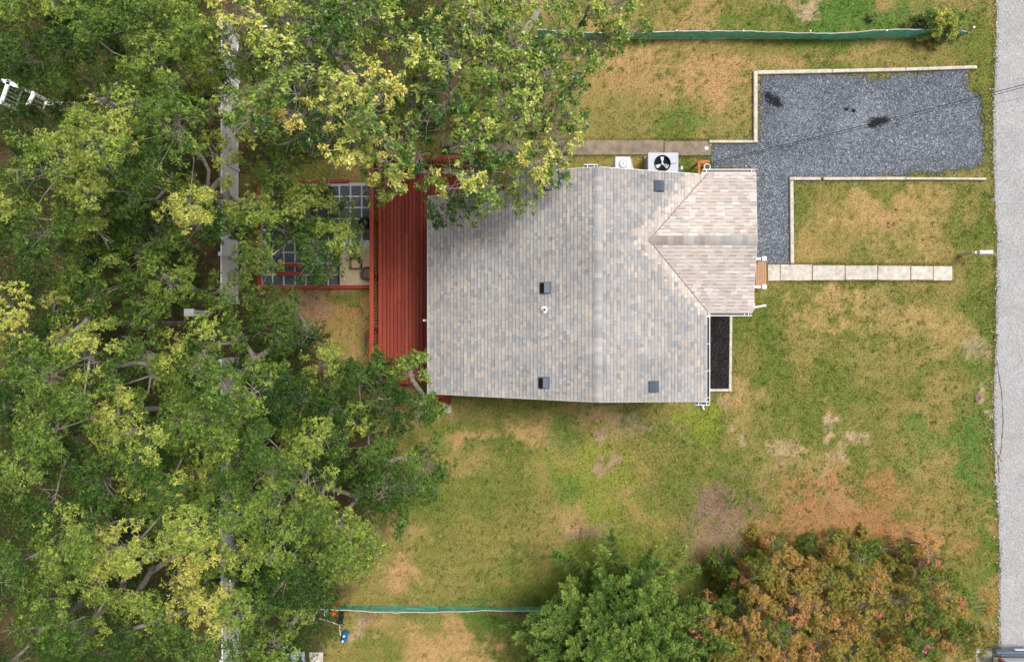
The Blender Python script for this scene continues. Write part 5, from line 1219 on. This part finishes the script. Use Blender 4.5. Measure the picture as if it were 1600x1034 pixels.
col = col*rs.uniform(.5, 1.65, (n, 1))*np.stack([rs.uniform(.92, 1.1, n), np.ones(n), rs.uniform(.8, 1.15, n)], 1)
# weeds and straw tufts standing a little taller than the mown grass
nt_ = 5200; tx = rs.uniform(-9, 19.2, nt_); ty = rs.uniform(-13.2, 13.2, nt_); tn = fbm(tx, ty, .6, 311, 3)
k = ~blocked(tx, ty) & (rs.rand(nt_) < np.clip((tn-.3)*2.2, .05, 1)); tx = tx[k]; ty = ty[k]; nt_ = len(tx)
kind_ = rs.rand(nt_); tcol = np.where((kind_ < .55)[:, None], C_LUSH*.9, np.where((kind_ < .78)[:, None], C_YG*1.05, C_TAN*1.1)); tcol = tcol*.6+lawn_color(tx, ty)*.4
m_ = 12; tr2 = np.repeat(rs.uniform(.02, .075, nt_), m_); bx2 = np.repeat(tx, m_)+rs.normal(0, 1, nt_*m_)*tr2; by2 = np.repeat(ty, m_)+rs.normal(0, 1, nt_*m_)*tr2; n2 = nt_*m_
L2 = rs.uniform(.05, .11, n2); a2 = rs.uniform(0, 2*pi, n2); e2 = rs.uniform(.15, .9, n2)
Vb = np.stack([np.stack([bx2-np.sin(a2)*.018, by2+np.cos(a2)*.018, np.full(n2, .01)], 1), np.stack([bx2+np.sin(a2)*.018, by2-np.cos(a2)*.018, np.full(n2, .01)], 1), np.stack([bx2+np.cos(a2)*np.cos(e2)*L2, by2+np.sin(a2)*np.cos(e2)*L2, .015+np.sin(e2)*L2], 1)], 1).reshape(-1, 3)
V = np.concatenate([V, Vb]); col = np.concatenate([col, np.repeat(tcol, m_, 0)*rs.uniform(.7, 1.35, (n2, 1))]); n += n2
np_mesh('lawn_grass', V, np.arange(n*3).reshape(-1, 3), M_GRASS, None, np.clip(col, 0, .8), 3, kind='stuff')
tag(bpy.data.objects['lawn_grass'], 'short patchy grass covering the lawns', 'grass')
nl = 5200
x = rs.uniform(-20, 19, nl); y = rs.uniform(-13, 13, nl)
wgt = np.where(x < np.interp(-y, [-16, -8, -6, -1.5, 3, 7, 11, 16], [-1.5, -1.0, -9.5, -9.0, -4.8, -4.4, -5.6, -8.0])+1, .9, .045)
for cx, cy, r_ in ((P(1120, 810)+(0,))[:2]+(2.0,), (P(1330, 820)+(0,))[:2]+(4.0,), (P(990, 790)+(0,))[:2]+(3.0,), (P(510, 500)+(0,))[:2]+(2.0,)): wgt = np.maximum(wgt, .35*(np.hypot(x-cx, y-cy) < r_))
k = (rs.rand(nl) < wgt) & ~((x > -5.1) & (x < 6.3) & (y > -2.0) & (y < 5.5)); x = x[k]; y = y[k]; n = len(x)
V, L = [], rs.uniform(.035, .075, n); a = rs.uniform(0, 2*pi, n)
c4 = np.array([(-.5, 0), (0, .3), (.5, 0), (0, -.3)])
lx = c4[None, :, 0]*L[:, None]; ly = c4[None, :, 1]*L[:, None]
V = np.stack([x[:, None]+lx*np.cos(a)[:, None]-ly*np.sin(a)[:, None], y[:, None]+lx*np.sin(a)[:, None]+ly*np.cos(a)[:, None], .075+np.zeros((n, 4))+rs.uniform(-.02, .03, (n, 4))], 2).reshape(-1, 3)
lc = pal_pick([S((214, 190, 120)), S((190, 130, 70)), S((150, 100, 66)), S((206, 178, 140)), S((226, 208, 150))], rs.rand(n))
rx_ = rs.uniform(-2.9, 3.4, 260); ry_ = rs.uniform(-2.2, 5.2, 260); kk = (rs.rand(260) < np.clip((3.2-rx_)/6+(ry_)/9, .02, .9)) & ~((rx_ < .3) & (ry_ > 4.5))
dxx = rs.uniform(-5, -3.0, 120); dyy = rs.uniform(-2, 6.2, 120)
ax2 = np.concatenate([rx_[kk], dxx]); ay2 = np.concatenate([ry_[kk], dyy]); az2 = np.concatenate([np.array([zmain(q) for q in rx_[kk]])+.035, np.full(120, DZ+.012)]); n2 = len(ax2); L2 = rs.uniform(.035, .07, n2); a2 = rs.uniform(0, 2*pi, n2)
lx = c4[None, :, 0]*L2[:, None]; ly = c4[None, :, 1]*L2[:, None]
V2 = np.stack([ax2[:, None]+lx*np.cos(a2)[:, None]-ly*np.sin(a2)[:, None], ay2[:, None]+lx*np.sin(a2)[:, None]+ly*np.cos(a2)[:, None], az2[:, None]+rs.uniform(0, .02, (n2, 4))], 2).reshape(-1, 3)
V = np.concatenate([V, V2]); n += n2; lc = np.concatenate([lc, pal_pick([S((150, 120, 80)), S((120, 92, 64)), S((170, 140, 90))], rs.rand(n2))])
np_mesh('fallen_leaves', V, np.arange(n*4).reshape(-1, 4), M_LITTER, None, lc, 4, kind='stuff')
tag(bpy.data.objects['fallen_leaves'], 'dry fallen leaves strewn on lawn and wood floor', 'leaves')
